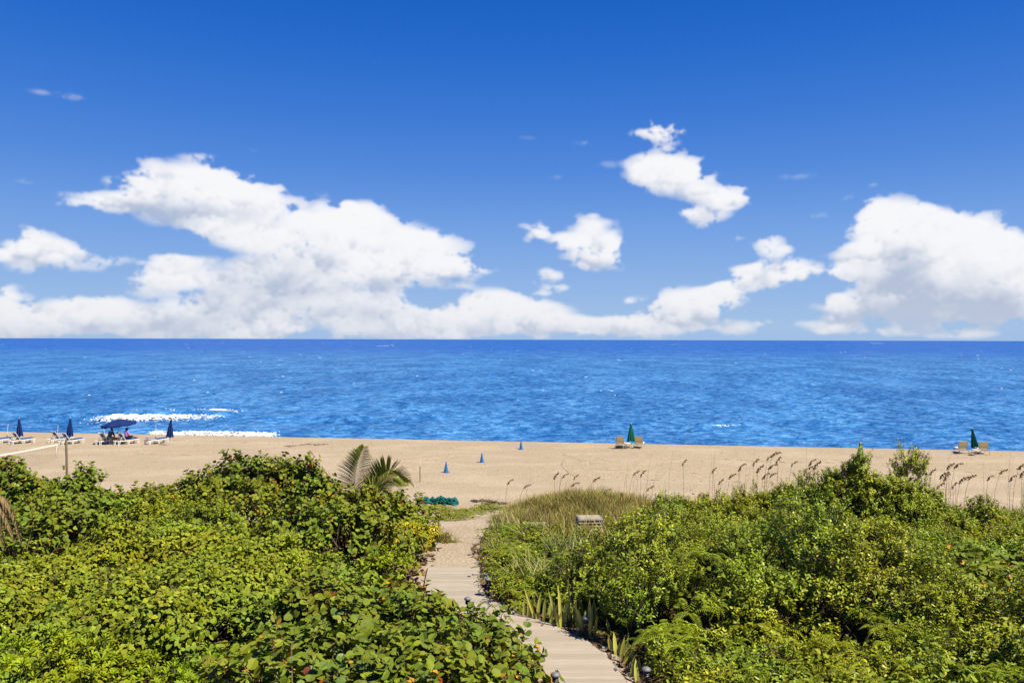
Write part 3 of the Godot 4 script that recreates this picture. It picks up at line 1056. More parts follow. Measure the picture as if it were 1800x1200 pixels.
func plant_thicket() -> void:
	var r := RandomNumberGenerator.new()
	r.seed = 91
	var roll := noise_of(0.16, 95, 2)
	# rims seen against the sand: [frame x, frame y of the crown, distance, radius, kind]
	for b in [[-40, 825, 31, 1.5, "grape"], [12, 826, 31, 1.3, "grape"], [48, 820, 30.5, 0.9, "grape"], [98, 842, 30, 1.1, "mixed"], [142, 838, 30, 0.8, "grape"], [185, 862, 29.5, 1.1, "mixed"], [232, 872, 29, 1.2, "mixed"], [282, 856, 30, 1.2, "mixed"], [330, 840, 31, 1.2, "vine"], [380, 832, 31, 1.1, "grape"], [432, 806, 31.5, 1.2, "grape"], [482, 812, 31, 1.2, "grape"], [526, 818, 31, 0.9, "grape"], [566, 850, 30.5, 1.0, "grape"], [618, 868, 30, 1.1, "grape"], [668, 874, 30, 1.0, "grape"], [716, 882, 29.5, 0.9, "grape"], [742, 912, 28, 0.8, "yellow"], [762, 948, 26, 0.55, "yellow"],
			[1165, 918, 29, 0.9, "shrub"], [1215, 925, 28.5, 0.9, "low"], [1262, 910, 28.5, 1.0, "shrub"], [1302, 885, 28.5, 1.0, "shrub"], [1345, 850, 28, 1.1, "shrub"], [1400, 846, 27.5, 1.2, "shrub"], [1450, 838, 27, 1.1, "shrub"], [1490, 822, 26.5, 0.9, "shrub"], [1512, 800, 26.3, 0.6, "shrub"], [1522, 818, 26.0, 0.8, "shrub"], [1548, 828, 26.5, 0.9, "shrub"], [1592, 802, 26.5, 0.65, "shrub"], [1585, 840, 26.2, 1.0, "shrub"], [1625, 846, 26.5, 0.8, "shrub"], [1675, 894, 26.5, 1.0, "shrub"], [1728, 866, 27, 0.6, "shrub"], [1772, 905, 26, 1.0, "shrub"], [1835, 902, 26, 1.2, "shrub"], [1920, 900, 26, 1.3, "shrub"]]:
		var p := at(b[0], b[1], b[2])
		grow(b[4], p.x, b[2], p.y, b[3], Color(1, 1, 1), 1.5)
	# the body of the thicket on both sides of the boardwalk
	var d := 10.2
	while d < 29.5:
		var sp := path_span(d)
		for side in [-1, 1]:
			var x: float = (sp.x - 0.95 if side < 0 else sp.y + (1.4 if d > 15.0 and d < 20.5 else 1.15)) + r.randf_range(-0.15, 0.15) * side
			var limit := 0.67 * d + 4.0
			while absf(x) < limit:
				var jd := d + r.randf_range(-0.35, 0.35)
				var px := px_of(x, jd)
				var off: float = (sp.x - x) if side < 0 else (x - sp.y)
				var n := roll.get_noise_2d(x, jd)
				var g := ground(x, -jd)
				var kind := "mixed"
				var top := 4.2 + 1.5 * n + r.randf_range(-0.2, 0.3)
				var rx := r.randf_range(1.0, 1.3)
				if side < 0:
					top = lerpf(maxf(g + 0.85, 3.95), top, smoothstep(0.6, 3.0, off))
					if off < 1.3:
						rx = 0.7
						if jd < 21.5:
							top = minf(top, 3.58)
					if jd < 18.5 and px > 540.0 - n * 120.0:
						kind = "grape_red"
					elif jd > 23.0 and (px < 175.0 or px > 400.0) and n > -0.35:
						kind = "grape"
					elif jd < 14.8 and n > -0.25:
						kind = "naupaka"
					elif jd < 24.5:
						kind = "vine" if n > -0.45 else "naupaka"
					if jd > 24.5 and off < 1.6:
						kind = "yellow" if r.randf() < 0.5 else "vine"
					if jd > 26.5:
						top = minf(top, g + 1.5)
				else:
					top = 3.9 + minf(off * 0.2, 1.3) + 1.5 * n + r.randf_range(-0.2, 0.35)
					kind = "shrub"
					if px < 1150.0 and jd > 20.5:
						top = g + r.randf_range(0.5, 0.8)
						kind = "low" if r.randf() < 0.75 else "fern"
						rx = r.randf_range(0.8, 1.1)
					elif off < 2.6:
						kind = "fern" if r.randf() < 0.6 else "shrub"
						top = maxf(top, g + 0.95)
						rx = 0.85
					elif px > 1690.0 and jd > 15.0 and jd < 22.0:
						kind = "grape"
						top = minf(top, 4.25)
					elif n < -0.38 or (jd < 14.0 and n > 0.1):
						kind = "vine" if r.randf() < 0.6 else "fern"
					if jd > 20.0 and px > 1150.0:
						top = minf(top, 4.5 if px < 1640.0 else 4.0 + r.randf_range(-0.1, 0.15))
				if not (jd > 26.0 and px > 985.0 and px < 1080.0):
					grow(kind, x, jd, top, rx)
				x += side * (r.randf_range(1.35, 1.75) if side < 0 else r.randf_range(1.2, 1.5))
		d += 1.5
	# low growth that closes the gaps between the taller shrubs across the boardwalk
	d = 11.0
	while d < 24.0:
		var x := path_span(d).y + 2.0 + r.randf_range(-0.3, 0.3)
		while x < 0.67 * d + 2.0:
			if not (px_of(x, d) < 1150.0 and d > 20.5):
				grow("filler", x, d + r.randf_range(-0.3, 0.3), ground(x, -d) + r.randf_range(0.85, 1.25), r.randf_range(0.75, 0.95))
			x += r.randf_range(1.5, 1.9)
		d += 1.55

func strew_litter() -> void:
	# fallen leaves under the whole thicket
	var o := Node3D.new()
	o.name = numbered("leaf_litter")
	o.set_meta("kind", "stuff")
	tag(o, "brown fallen leaves on the sand under the dune thicket", "leaf litter")
	add_child(o)
	var r := RandomNumberGenerator.new()
	r.seed = 626
	var spots := []
	for k in 7000:
		var d := r.randf_range(9.0, 29.5)
		var x := r.randf_range(-0.67 * d - 3.0, 0.67 * d + 3.0)
		var sp := path_span(d)
		if x > sp.x - 0.35 and x < sp.y + 0.4:
			continue
		spots.append([Transform3D(turned(Vector3.UP, r.randf() * TAU, r.randf_range(0.8, 1.2)), Vector3(x, ground(x, -d), -d)), Color(1, 1, 1) * r.randf_range(0.75, 1.25)])
	scatter(o, "litter", spots, "fallen_leaves")

func big_leaves() -> void:
	# the largest sea grape leaves by the boardwalk, one by one
	var r := RandomNumberGenerator.new()
	r.seed = 404
	var shapes := []
	for k in 5:
		var v := PackedVector3Array()
		var c := PackedColorArray()
		leaf_into(v, c, Vector3.ZERO, Vector3(0, 0, 1), Vector3.UP, 0.2, 0.2 + 0.015 * (k - 2), "round", 0.1 + 0.07 * k, 0.05 * k, Color.WHITE)
		stick_into(v, c, Vector3(0, -0.03, -0.05), Vector3.ZERO, 0.005, 0.004, Color.WHITE)
		shapes.append(mesh_from(v))
	var tones := []
	for t in [Color(0.085, 0.15, 0.022), Color(0.11, 0.18, 0.03), Color(0.10, 0.14, 0.018), Color(0.21, 0.21, 0.022), Color(0.36, 0.085, 0.014), Color(0.33, 0.17, 0.02), Color(0.20, 0.06, 0.025)]:
		var m := leaf_mat(0.45, 0.45, 0.45)
		m.vertex_color_use_as_albedo = false
		m.albedo_color = lin(t.r, t.g, t.b)
		tones.append(m)
	for o in get_children():
		if not String(o.name).begins_with("sea_grape_bush") or not (o is Node3D) or o.position.z < -22.5:
			continue
		var e: Array = []
		for b in bushes:
			if absf(b[0].x - o.position.x) < 0.001 and absf(b[0].z - o.position.z) < 0.001:
				e = b
		if e.is_empty():
			continue
		var made := 0
		for k in 260:
			var u := unit_random(r)
			if u.y < 0.0 or made >= 90:
				continue
			var q: Vector3 = u * e[1]
			var w: Vector3 = e[0] + q
			q *= (1.0 + 0.42 * canopy.get_noise_3dv(w) + 0.2 * canopy.get_noise_3dv(w * 2.7)) * r.randf_range(0.98, 1.14)
			w = e[0] + q
			var sp := path_span(-w.z)
			if w.x > sp.x + 0.25 and w.x < sp.y:
				continue
			var hidden := false
			for b in bushes:
				if b[0] != e[0] and ((w - b[0]) / b[1]).length_squared() < 0.9:
					hidden = true
					break
			if hidden:
				continue
			var out := Vector3(u.x, r.randf_range(-0.3, 0.5), u.z).normalized()
			var face := (Vector3.UP + u * 0.6 + unit_random(r) * 0.6).normalized()
			var side := out.cross(face).normalized()
			var basis := Basis(side, side.cross(out).normalized() * -1.0, out)
			if basis.y.y < 0.0:
				basis = Basis(-basis.x, -basis.y, basis.z)
			var pick := r.randf()
			var tone: int = r.randi() % 3 if pick < 0.74 else 3 if pick < 0.85 else 4 + r.randi() % 3
			part(o, "leaf", shapes[r.randi() % 5], tones[tone], Transform3D(basis.scaled(Vector3.ONE * r.randf_range(0.5, 0.78)), w - o.position))
			made += 1

# ---------------------------------------------------------------- dune grass and sea oats
func grass_clump(label: String, group: String, x: float, d: float, rx: float, rd: float, n: int, kinds: Array, size := 1.0) -> Node3D:
	var o := thing("dune_grass_clump", label, "grass", Vector3(x, ground(x, -d), -d), 0.0, group)
	var r := RandomNumberGenerator.new()
	r.seed = int(x * 311.0 + d * 53.0) + 900
	for kind in kinds:
		var spots := []
		for k in n:
			var a := r.randf() * TAU
			var q := sqrt(r.randf())
			var px := x + cos(a) * q * rx
			var pz := -d + sin(a) * q * rd
			var k2 := r.randf_range(0.75, 1.25)
			var s := r.randf_range(0.7, 1.1) * size * (1.0 - 0.35 * q * q)
			spots.append([Transform3D(turned(Vector3(r.randf_range(-0.25, 0.25), 1, r.randf_range(-0.25, 0.25)), r.randf() * TAU, s), Vector3(px, ground(px, pz), pz) - o.position), Color(k2 * r.randf_range(0.85, 1.15), k2, k2)])
		scatter(o, kind, spots, "blades" if kind == "grass" else "foliage")
	return o

func oat_head(seed_value: int) -> ArrayMesh:
	var r := RandomNumberGenerator.new()
	r.seed = seed_value
	var v := PackedVector3Array()
	var c := PackedColorArray()
	for k in 34:
		var t := k / 33.0
		var o := Vector3(0.10 * t * t, 0.34 * t - 0.06 * t * t, 0)
		var a := r.randf() * TAU
		var out := Vector3(0.5 + 0.6 * cos(a), -0.35 + r.randf_range(-0.2, 0.4), sin(a) * 0.7).normalized()
		leaf_into(v, c, o, out, unit_random(r), r.randf_range(0.065, 0.105) * (1.0 - 0.4 * absf(t - 0.4)), 0.034, "ellipse", 0.1, 0.2, tint_of(r, Color(0.17, 0.10, 0.04), 0.3))
	stick_into(v, c, Vector3(0, -0.02, 0), Vector3(0.05, 0.2, 0), 0.005, 0.003, Color(0.25, 0.18, 0.08))
	return mesh_from(v, c)

func plant_dune() -> void:
	var r := RandomNumberGenerator.new()
	r.seed = 515
	var green_gold := "tuft of green and straw dune grass on the mound behind the stacked chairs"
	for k in 9:
		var a := k * TAU / 9.0
		grass_clump(green_gold, "grass tufts on the mound", 3.4 + cos(a) * 2.3, 36.2 + sin(a) * 1.3, 1.5, 1.2, 95, ["grass"])
	grass_clump("dense dune grass crowning the top of the sea oat mound", "", 3.3, 36.4, 2.2, 1.4, 210, ["grass"], 1.05)
	for k in 12:
		grass_clump("green dune grass between the mound and the low bushes", "dune grass before the mound", 0.3 + (k % 4) * 1.35 + r.randf_range(-0.3, 0.3), 31.6 + (k / 4) * 1.15, 1.0, 0.9, 60, ["grass"], 0.8)
	for p in [[-0.55, 25.0], [-0.5, 27.2], [-0.35, 29.5], [-0.1, 31.8]]:
		grass_clump("fine grass tuft edging the sand path next to the low bushes", "grass tufts edging the sand path", p[0] + 0.25, p[1], 0.7, 1.2, 60, ["grass"], 0.75)
	grass_clump("small grass tuft in the sand beside the yellow-green shrub", "", -2.35, 27.6, 0.55, 0.35, 36, ["grass", "creeper"], 0.6)
	for p in [[8.3, 34.5], [9.3, 34.0], [10.4, 33.8], [11.4, 33.4]]:
		grass_clump("dry dune grass behind the tall glossy shrubs", "dry dune grass behind the shrubs", p[0], p[1], 1.0, 1.0, 70, ["grass"], 0.95)
	for p in [[16.3, 32.0], [17.6, 31.6], [19.0, 31.0], [20.4, 31.0], [21.6, 30.5], [23.0, 30.0]]:
		grass_clump("dark dune grass below the sea oats by the seaward loungers", "dune grass below the sea oats", p[0], p[1], 0.9, 0.9, 60, ["grass"], 0.95)
	for p in [[-3.2, 39.6], [-2.2, 39.0], [-1.6, 40.4], [-3.0, 37.5], [-4.0, 41.0], [-1.0, 41.4], [-2.6, 36.4]]:
		var o := grass_clump("beach morning glory runner spreading over sand by the teal tarp", "morning glory runners by the tarp", p[0], p[1], 1.1, 0.9, 42, ["creeper"], 1.0)
		o.name = numbered("morning_glory_patch")
	# sea oats: [frame x, frame y of the head, distance]
	var heads := []
	for k in 4:
		heads.append(oat_head(600 + k))
	var oat_mat: StandardMaterial3D = mats.leaf_matt
	var stem_mat := plain_mat(lin(0.24, 0.19, 0.09), 0.85, 0.2)
	var clumps := [
		["sea oats with drooping brown heads on the path side of the mound", 36.0, [[893, 846], [923, 852], [975, 836], [990, 834], [1010, 836], [1006, 849]], 8],
		["sea oats leaning over the seaward side of the grass mound", 36.5, [[1115, 829], [1127, 832], [1139, 856], [1062, 862], [1045, 840]], 10],
		["single tall sea oat stalk between the mound and the shrubs", 35.0, [[1201, 812]], 1],
		["sea oats rising from dry grass behind the first tall shrubs", 33.5, [[1254, 826], [1265, 845], [1300, 822], [1284, 835]], 4],
		["thick stand of sea oats above the glossy shrubs", 32.5, [[1325, 812], [1350, 802], [1359, 796], [1366, 809], [1353, 818], [1332, 824], [1356, 832], [1342, 836]], 5],
		["sea oats showing over the highest shrubs", 31.5, [[1393, 812], [1416, 822], [1424, 812], [1432, 818], [1482, 815]], 5],
		["sea oats between the leafy tree top and the tilted umbrella", 31.5, [[1612, 826], [1626, 820], [1637, 828], [1656, 834], [1649, 852], [1661, 840]], 3],
		["sea oats with the longest heads in front of the tilted umbrella", 31.5, [[1668, 818], [1680, 816], [1690, 842], [1706, 836], [1676, 852]], 3],
		["sea oats in a line along the sand past the tilted umbrella", 31.0, [[1738, 838], [1760, 826], [1777, 840], [1792, 818], [1797, 832], [1812, 824], [1830, 835]], 6]]
	for cl in clumps:
		var first := at(cl[2][0][0], 880, cl[1])
		var base := Vector3(first.x, ground(first.x, -cl[1]), -cl[1])
		var o := thing("sea_oats", cl[0], "sea oats", base)
		var stalks := []
		for h in cl[2]:
			stalks.append([h[0], h[1], true])
		for k in cl[3]:
			var pick: Array = cl[2][r.randi() % cl[2].size()]
			stalks.append([pick[0] + r.randf_range(-45, 45), pick[1] + r.randf_range(-35, 20), false])
		for s in stalks:
			var dd: float = cl[1] + r.randf_range(-0.5, 0.5)
			var tip := at(s[0], s[1], dd)
			var fx := tip.x + r.randf_range(-0.35, 0.1)
			var foot := Vector3(fx, ground(fx, -dd) - 0.03, -dd)
			var bend := Vector3(foot.x + (tip.x - foot.x) * 0.3, lerpf(foot.y, tip.y, 0.6), -dd)
			var st := new_st()
			var thin := 0.009 if s[2] else 0.006
			tube_into(st, [foot - base, bend - base, tip - base], [thin, thin * 0.85, thin * 0.5], 4, false)
			var stalk := part(o, "stalk", done(st), stem_mat)
			if s[2]:
				var lean := clampf((tip.x - foot.x) * 1.2 + 0.35, 0.1, 0.8)
				part(stalk, "seed_head", heads[r.randi() % 4], oat_mat, Transform3D(Basis(Vector3(0, 0, 1), -lean).scaled(Vector3.ONE * r.randf_range(1.05, 1.5)), tip - base - Vector3(0.05, 0.14, 0)))

# ---------------------------------------------------------------- palms and snake plants
func frond_mesh(pts: Array, width: float, droop: float, dry: bool, r: RandomNumberGenerator, across := Vector3.ZERO) -> ArrayMesh:
	# a feather leaf along a bent midrib
	var v := PackedVector3Array()
	var c := PackedColorArray()
	var curve := Curve3D.new()
	for i in pts.size():
		var t: Vector3 = (pts[mini(i + 1, pts.size() - 1)] - pts[maxi(i - 1, 0)]) / 6.0
		curve.add_point(pts[i], -t, t)
	var total := curve.get_baked_length()
	var n := int(total / 0.034)
	var last := curve.sample_baked(0.0)
	for k in range(1, n + 1):
		var t := k / float(n)
		var p := curve.sample_baked(total * t)
		var step := (p - last).normalized()
		stick_into(v, c, last, p, 0.022 * (1.05 - t), 0.021 * (1.03 - t), Color(0.27, 0.22, 0.08) if not dry else Color(0.25, 0.18, 0.09))
		last = p
		if t < 0.12:
			continue
		var side := step.cross(Vector3.UP)
		side = (across - step * across.dot(step)).normalized() if across != Vector3.ZERO else side.normalized() if side.length() > 0.05 else Vector3.RIGHT
		var len := width * sin(PI * clampf(0.18 + 0.78 * t, 0.0, 1.0)) * r.randf_range(0.85, 1.05) + 0.08
		for q in [-1.0, 1.0]:
			if dry and r.randf() < 0.35:
				continue
			var along: Vector3 = (side * q * 0.8 + step * 0.65 + Vector3.DOWN * droop * r.randf_range(0.6, 1.3)).normalized()
			var base := Color(0.165, 0.195, 0.03) if not dry else Color(0.30, 0.22, 0.11)
			if not dry and r.randf() < 0.25:
				base = Color(0.27, 0.25, 0.05)
			leaf_into(v, c, p, along, (Vector3.UP - along * along.y).normalized() + side * q * 0.3, len, 0.06, "strap", 0.5, 0.12 + droop * 0.3, tint_of(r, base, 0.2))
	return mesh_from(v, c)

func plant_palms() -> void:
	var r := RandomNumberGenerator.new()
	r.seed = 333
	var dd := 32.6
	var heart := at(645, 905, dd)
	heart.y = maxf(heart.y, ground(heart.x, -dd) + 0.3)
	var base := Vector3(heart.x, ground(heart.x, -dd), -dd)
	var o := thing("coconut_palm", "young palm with feather fronds rising out of the sea grape bushes", "palm", base)
	part(o, "trunk", tube_mesh([Vector3(0, -0.2, 0), heart - base - Vector3(0, 0.2, 0), heart - base + Vector3(0, 0.1, 0)], [0.14, 0.12, 0.07], 10), mats.bark)
	var h0 := heart - base
	var arcs := [
		[[[645, 905, 0], [624, 860, 0.1], [628, 815, 0.2], [640, 785, 0.35]], 1.0, 0.12, false, Vector3(1, 0.1, 0.25)],
		[[[645, 905, 0], [662, 850, 0], [684, 826, -0.2], [712, 838, -0.3], [724, 852, -0.4]], 0.85, -0.2, false, Vector3(-0.5, 0.8, 0.35)],
		[[[645, 905, 0], [668, 850, 0.5], [690, 838, 0.9], [716, 848, 1.3]], 0.75, 0.1, false, Vector3(-0.5, 0.8, -0.3)],
		[[[645, 905, 0], [672, 880, -0.4], [696, 876, -0.8], [720, 898, -1.2]], 0.7, 0.4, false, Vector3(0.3, 0.5, 0.8)],
		[[[645, 905, 0], [600, 868, 0.6], [578, 838, 0.9], [545, 792, 1.2]], 0.5, 0.6, true, Vector3.ZERO],
		[[[645, 905, 0], [612, 880, -0.5], [590, 872, -0.9], [566, 892, -1.3]], 0.7, 0.4, false, Vector3(-0.3, 0.5, 0.8)],
		[[[645, 905, 0], [652, 868, -0.5], [668, 856, -0.9], [690, 870, -1.3]], 0.7, 0.3, false, Vector3(0.6, 0.2, 0.7)]]
	for a in arcs:
		var pts := []
		for q in a[0]:
			pts.append(at(q[0], q[1], dd + q[2]) - base)
		pts[0] = h0
		part(o, "frond", frond_mesh(pts, a[1], a[2], a[3], r, a[4]), mats.leaf_mid)
	# withered fronds hanging at the frame's edge
	var d2 := 22.0
	var foot := at(-30, 985, d2)
	var o2 := thing("withered_palm", "withered grey palm fronds drooping beside vine covered shrub", "palm", Vector3(foot.x, ground(foot.x, -d2), -d2))
	part(o2, "trunk", tube_mesh([Vector3(0, -0.2, 0), Vector3(0.02, 0.7, 0), Vector3(0, 1.25, 0)], [0.12, 0.11, 0.06], 10), mats.bark)
	for a in [[[-30, 900], [-8, 868], [18, 890], [36, 950]], [[-30, 900], [-12, 878], [6, 900], [24, 945]], [[-30, 900], [-16, 885], [-2, 915], [8, 962]], [[-30, 900], [-50, 870], [-80, 890], [-95, 950]]]:
		var pts := []
		var k := 0
		for q in a:
			pts.append(at(q[0], q[1], d2 - 0.15 * k) - o2.position)
			k += 1
		part(o2, "frond", frond_mesh(pts, 0.34, 1.5, true, r), mats.leaf_matt)

func plant_snake_plants() -> void:
	# tall sword leaves along the boardwalk: [frame x of the foot, frame y of the foot, frame x, y of the tip]
	var r := RandomNumberGenerator.new()
	r.seed = 808
	var sets := [
		["snake plants with upright sword leaves where the boardwalk bends", [[922, 1088, 921, 1052], [930, 1090, 928, 1044], [932, 1088, 938, 1046], [944, 1093, 923, 1036], [943, 1094, 949, 1047], [955, 1094, 958, 1050], [968, 1098, 968, 1055]]],
		["snake plants with broad yellow-edged blades beside the boardwalk", [[972, 1096, 981, 1058], [984, 1106, 966, 1042], [986, 1108, 983, 1034], [990, 1102, 996, 1052], [984, 1104, 975, 1070], [993, 1100, 994, 1064], [1001, 1096, 999, 1020], [1005, 1094, 1004, 1040], [1008, 1096, 1012, 1046]]],
		["snake plants next to the black path light", [[1026, 1114, 1012, 1062], [1037, 1124, 1037, 1052], [1026, 1108, 1018, 1072], [1014, 1106, 1016, 1070], [1044, 1122, 1048, 1080]]],
		["snake plants in the shade beside the lower boardwalk", [[1082, 1150, 1080, 1112], [1090, 1162, 1098, 1122], [1076, 1144, 1070, 1118], [1096, 1172, 1104, 1138], [1110, 1190, 1116, 1152], [1120, 1200, 1118, 1160], [1086, 1150, 1090, 1128]]]]
	var light_leaf := leaf_mat(0.42, 0.45, 0.3)
	for s in sets:
		var f0 := foot_at(s[1][0][0], s[1][0][1])
		var o := thing("snake_plant", s[0], "plant", f0)
		for l in s[1]:
			var foot := foot_at(l[0], l[1])
			var tip := at(l[2], l[3], -foot.z + r.randf_range(-0.1, 0.1))
			var v := PackedVector3Array()
			var c := PackedColorArray()
			var axis := (tip - foot) * 1.12
			var face := Vector3(r.randf_range(-0.5, 0.5), 0.1, 1.0).normalized()
			var col := tint_of(r, Color(0.36, 0.365, 0.075), 0.2)
			leaf_into(v, c, foot - f0 - Vector3(0, 0.03, 0), axis.normalized(), face, axis.length(), r.randf_range(0.075, 0.1), "strap", 0.28, r.randf_range(-0.05, 0.12), col)
			part(o, "leaf", mesh_from(v, c), light_leaf)
			# a younger blade from the same root
			var v3 := PackedVector3Array()
			var c3 := PackedColorArray()
			var off := Vector3(r.randf_range(0.05, 0.4), -0.03, r.randf_range(-0.6, -0.05))
			var lean := (axis.normalized() + Vector3(r.randf_range(-0.25, 0.25), 0, r.randf_range(-0.2, 0.1))).normalized()
			leaf_into(v3, c3, foot - f0 + off, lean, face.rotated(Vector3.UP, r.randf_range(-0.9, 0.9)), axis.length() * r.randf_range(0.5, 0.95), r.randf_range(0.07, 0.11), "strap", 0.28, r.randf_range(-0.05, 0.12), tint_of(r, Color(0.22, 0.26, 0.06), 0.25))
			part(o, "leaf", mesh_from(v3, c3), light_leaf)

func plant_edge_ferns() -> void:
	# knee-high ferns that hide the soil between the boardwalk and the shrubs
	var d := 12.5
	var r := RandomNumberGenerator.new()
	r.seed = 717
	while d < 22.5:
		var x := walk_edge(d) + (r.randf_range(0.45, 0.75) if d < 15.5 or d > 20.0 else r.randf_range(0.85, 1.05))
		var o := grass_clump("low fern patch on the shaded soil beside the boardwalk", "low ferns beside the boardwalk", x, d, 0.45, 0.4, 9, ["fern", "shrub"], 0.55)
		o.name = numbered("low_fern")
		var o2 := grass_clump("low fern patch on the shaded soil beside the boardwalk", "low ferns beside the boardwalk", x + 0.7, d + 0.3, 0.5, 0.45, 12, ["fern", "shrub"], 0.8)
		o2.name = numbered("low_fern")
		d += 0.8

func foot_at(px: float, py: float) -> Vector3:
	var p := on_ground(px, py)
	return p

# ---------------------------------------------------------------- boardwalk, lights
func build_boardwalk() -> void:
	var o := Node3D.new()
	o.name = numbered("boardwalk")
	o.set_meta("kind", "structure")
	o.set_meta("label", "pale composite boardwalk bending toward the sand path")
	add_child(o)
	var r := RandomNumberGenerator.new()
	r.seed = 12
	var tones := []
	for k in 5:
		var m := plain_mat(lin(0.325 + 0.014 * k, 0.285 + 0.013 * k, 0.225 + 0.012 * k), 0.75, 0.3)
		m.albedo_texture = noise_image(0.02, 200 + k, 4, 256, Color(0.90, 0.90, 0.89), Color(1, 1, 1))
		triplanar(m, Vector3(0.35, 1.0, 5.0))
		tones.append(m)
	var d := 8.4
	while d < 23.2:
		var st := new_st()
		var a := d
		var b := d + 0.134
		var y1 := 3.2 + 0.075 + r.randf_range(-0.001, 0.001)
		var y0 := y1 - 0.028
		var p := []
		for q in [[a, 0], [a, 1], [b, 1], [b, 0]]:
			var xr := walk_edge(q[0])
			p.append(Vector2(xr if q[1] == 1 else xr - 1.5, -q[0]))
		var mid := Vector3((p[0].x + p[1].x) * 0.5, (y0 + y1) * 0.5, -(a + b) * 0.5)
		var low := []
		var high := []
		var rim := []
		for q in p:
			low.append(Vector3(q.x, y0, q.y) - mid)
			rim.append(Vector3(q.x, y1 - 0.004, q.y) - mid)
			high.append(Vector3(q.x + (0.004 if q.x < mid.x else -0.004), y1, q.y + (0.004 if q.y < mid.z else -0.004)) - mid)
		for ring in [[low, rim], [rim, high]]:
			for k in 4:
				var j := (k + 1) % 4
				tri_out(st, Transform3D(), ring[0][k], ring[0][j], ring[1][j])
				tri_out(st, Transform3D(), ring[0][k], ring[1][j], ring[1][k])
		tri_out(st, Transform3D(), high[0], high[1], high[2])
		tri_out(st, Transform3D(), high[0], high[2], high[3])
		tri_out(st, Transform3D(), low[0], low[1], low[2])
		tri_out(st, Transform3D(), low[0], low[2], low[3])
		part(o, "plank", done(st), tones[r.randi() % 5], Transform3D(Basis(), mid))
		d += 0.14
	for side in [0.06, 0.75, 1.44]:
		var st := new_st()
		for i in edge_d.size() - 1:
			var a: float = edge_d[i]
			var b: float = edge_d[i + 1]
			beam_into(st, Vector3(edge_x[i] - 1.5 + side, 3.18, -maxf(a, 8.4)), Vector3(edge_x[i + 1] - 1.5 + side, 3.18, -b), 0.04, 0.13)
		part(o, "joist", done(st), mats.bark)

func path_light(label: String, where: Vector3) -> void:
	var o := thing("path_light", label, "path light", where)
	var dark := plain_mat(lin(0.02, 0.02, 0.024), 0.45, 0.5)
	var grey := plain_mat(lin(0.17, 0.17, 0.19), 0.6, 0.4, 0.2)
	part(o, "post", lathe_mesh([[0.0, -0.15], [0.017, -0.15], [0.017, 0.36], [0.03, 0.365], [0.03, 0.38], [0.0, 0.38]], 10), dark)
	part(o, "lamp_glass", lathe_mesh([[0.0, 0.38], [0.042, 0.38], [0.046, 0.5], [0.0, 0.5]], 14), plain_mat(lin(0.42, 0.40, 0.33), 0.25, 0.5))
	for k in 3:
		part(o, "louvre", lathe_mesh([[0.046, 0.0], [0.062, -0.012], [0.064, -0.006], [0.046, 0.012]], 16, false), dark, Transform3D(Basis(), Vector3(0, 0.405 + 0.033 * k, 0)))
	part(o, "cap", lathe_mesh([[0.0, 0.495], [0.085, 0.495], [0.09, 0.505], [0.075, 0.535], [0.04, 0.555], [0.0, 0.562]], 18), grey)

# ---------------------------------------------------------------- beach furniture
func white_lounger(label: String, where: Vector3, turn: float, flat: bool) -> Node3D:
	var o := thing("white_lounger", label, "sun lounger", where, turn, "white loungers with blue pads")
	var white: Material = mats.white_plastic
	var st := new_st()
	for z in [-0.3, 0.3]:
		beam_into(st, Vector3(0.0, 0.3, z), Vector3(0.95, 0.3, z), 0.055, 0.075, 0.015)
		beam_into(st, Vector3(0.95, 0.3, z), Vector3(1.92, 0.33, z), 0.055, 0.075, 0.015)
	for x in [0.04, 0.5, 0.96, 1.4, 1.88]:
		beam_into(st, Vector3(x, 0.3, -0.28), Vector3(x, 0.3, 0.28), 0.06, 0.05, 0.01)
	part(o, "frame", done(st), white)
	for x in [0.14, 0.98, 1.84]:
		for z in [-0.3, 0.3]:
			var leg := new_st()
			beam_into(leg, Vector3(x - 0.05, 0.27, z), Vector3(x - 0.07, -0.03, z * 1.05), 0.05, 0.055, 0.012)
			beam_into(leg, Vector3(x + 0.09, 0.27, z), Vector3(x + 0.02, -0.03, z * 1.05), 0.05, 0.055, 0.012)
			part(o, "leg", done(leg), white)
	var rise := deg_to_rad(9.0 if flat else 57.0)
	var hinge := Vector3(0.74, 0.35, 0)
	var tilt := Transform3D(Basis(Vector3(0, 0, 1), -rise), hinge)
	var back := new_st()
	for z in [-0.28, 0.28]:
		box_into(back, tilt * Transform3D(Basis(), Vector3(-0.36, 0, z)), Vector3(0.74, 0.045, 0.05), 0.012)
	for x in [-0.7, -0.25]:
		box_into(back, tilt * Transform3D(Basis(), Vector3(x, -0.005, 0)), Vector3(0.07, 0.04, 0.54), 0.012)
	part(o, "backrest", done(back), white)
	part(o, "back_cushion", box_mesh(Vector3(0.62, 0.06, 0.5), 0.02, Vector3(-0.38, 0.045, 0)), mats.blue_pad, tilt)
	part(o, "seat_cushion", box_mesh(Vector3(1.14, 0.06, 0.53), 0.02), mats.blue_pad, Transform3D(Basis(Vector3(0, 0, 1), 0.03), Vector3(1.32, 0.39, 0)))
	if not flat:
		var strut := new_st()
		for z in [-0.22, 0.22]:
			beam_into(strut, tilt * Vector3(-0.42, -0.03, z), Vector3(0.28, 0.32, z), 0.025, 0.025, 0.004)
		part(o, "prop", done(strut), white)
	return o

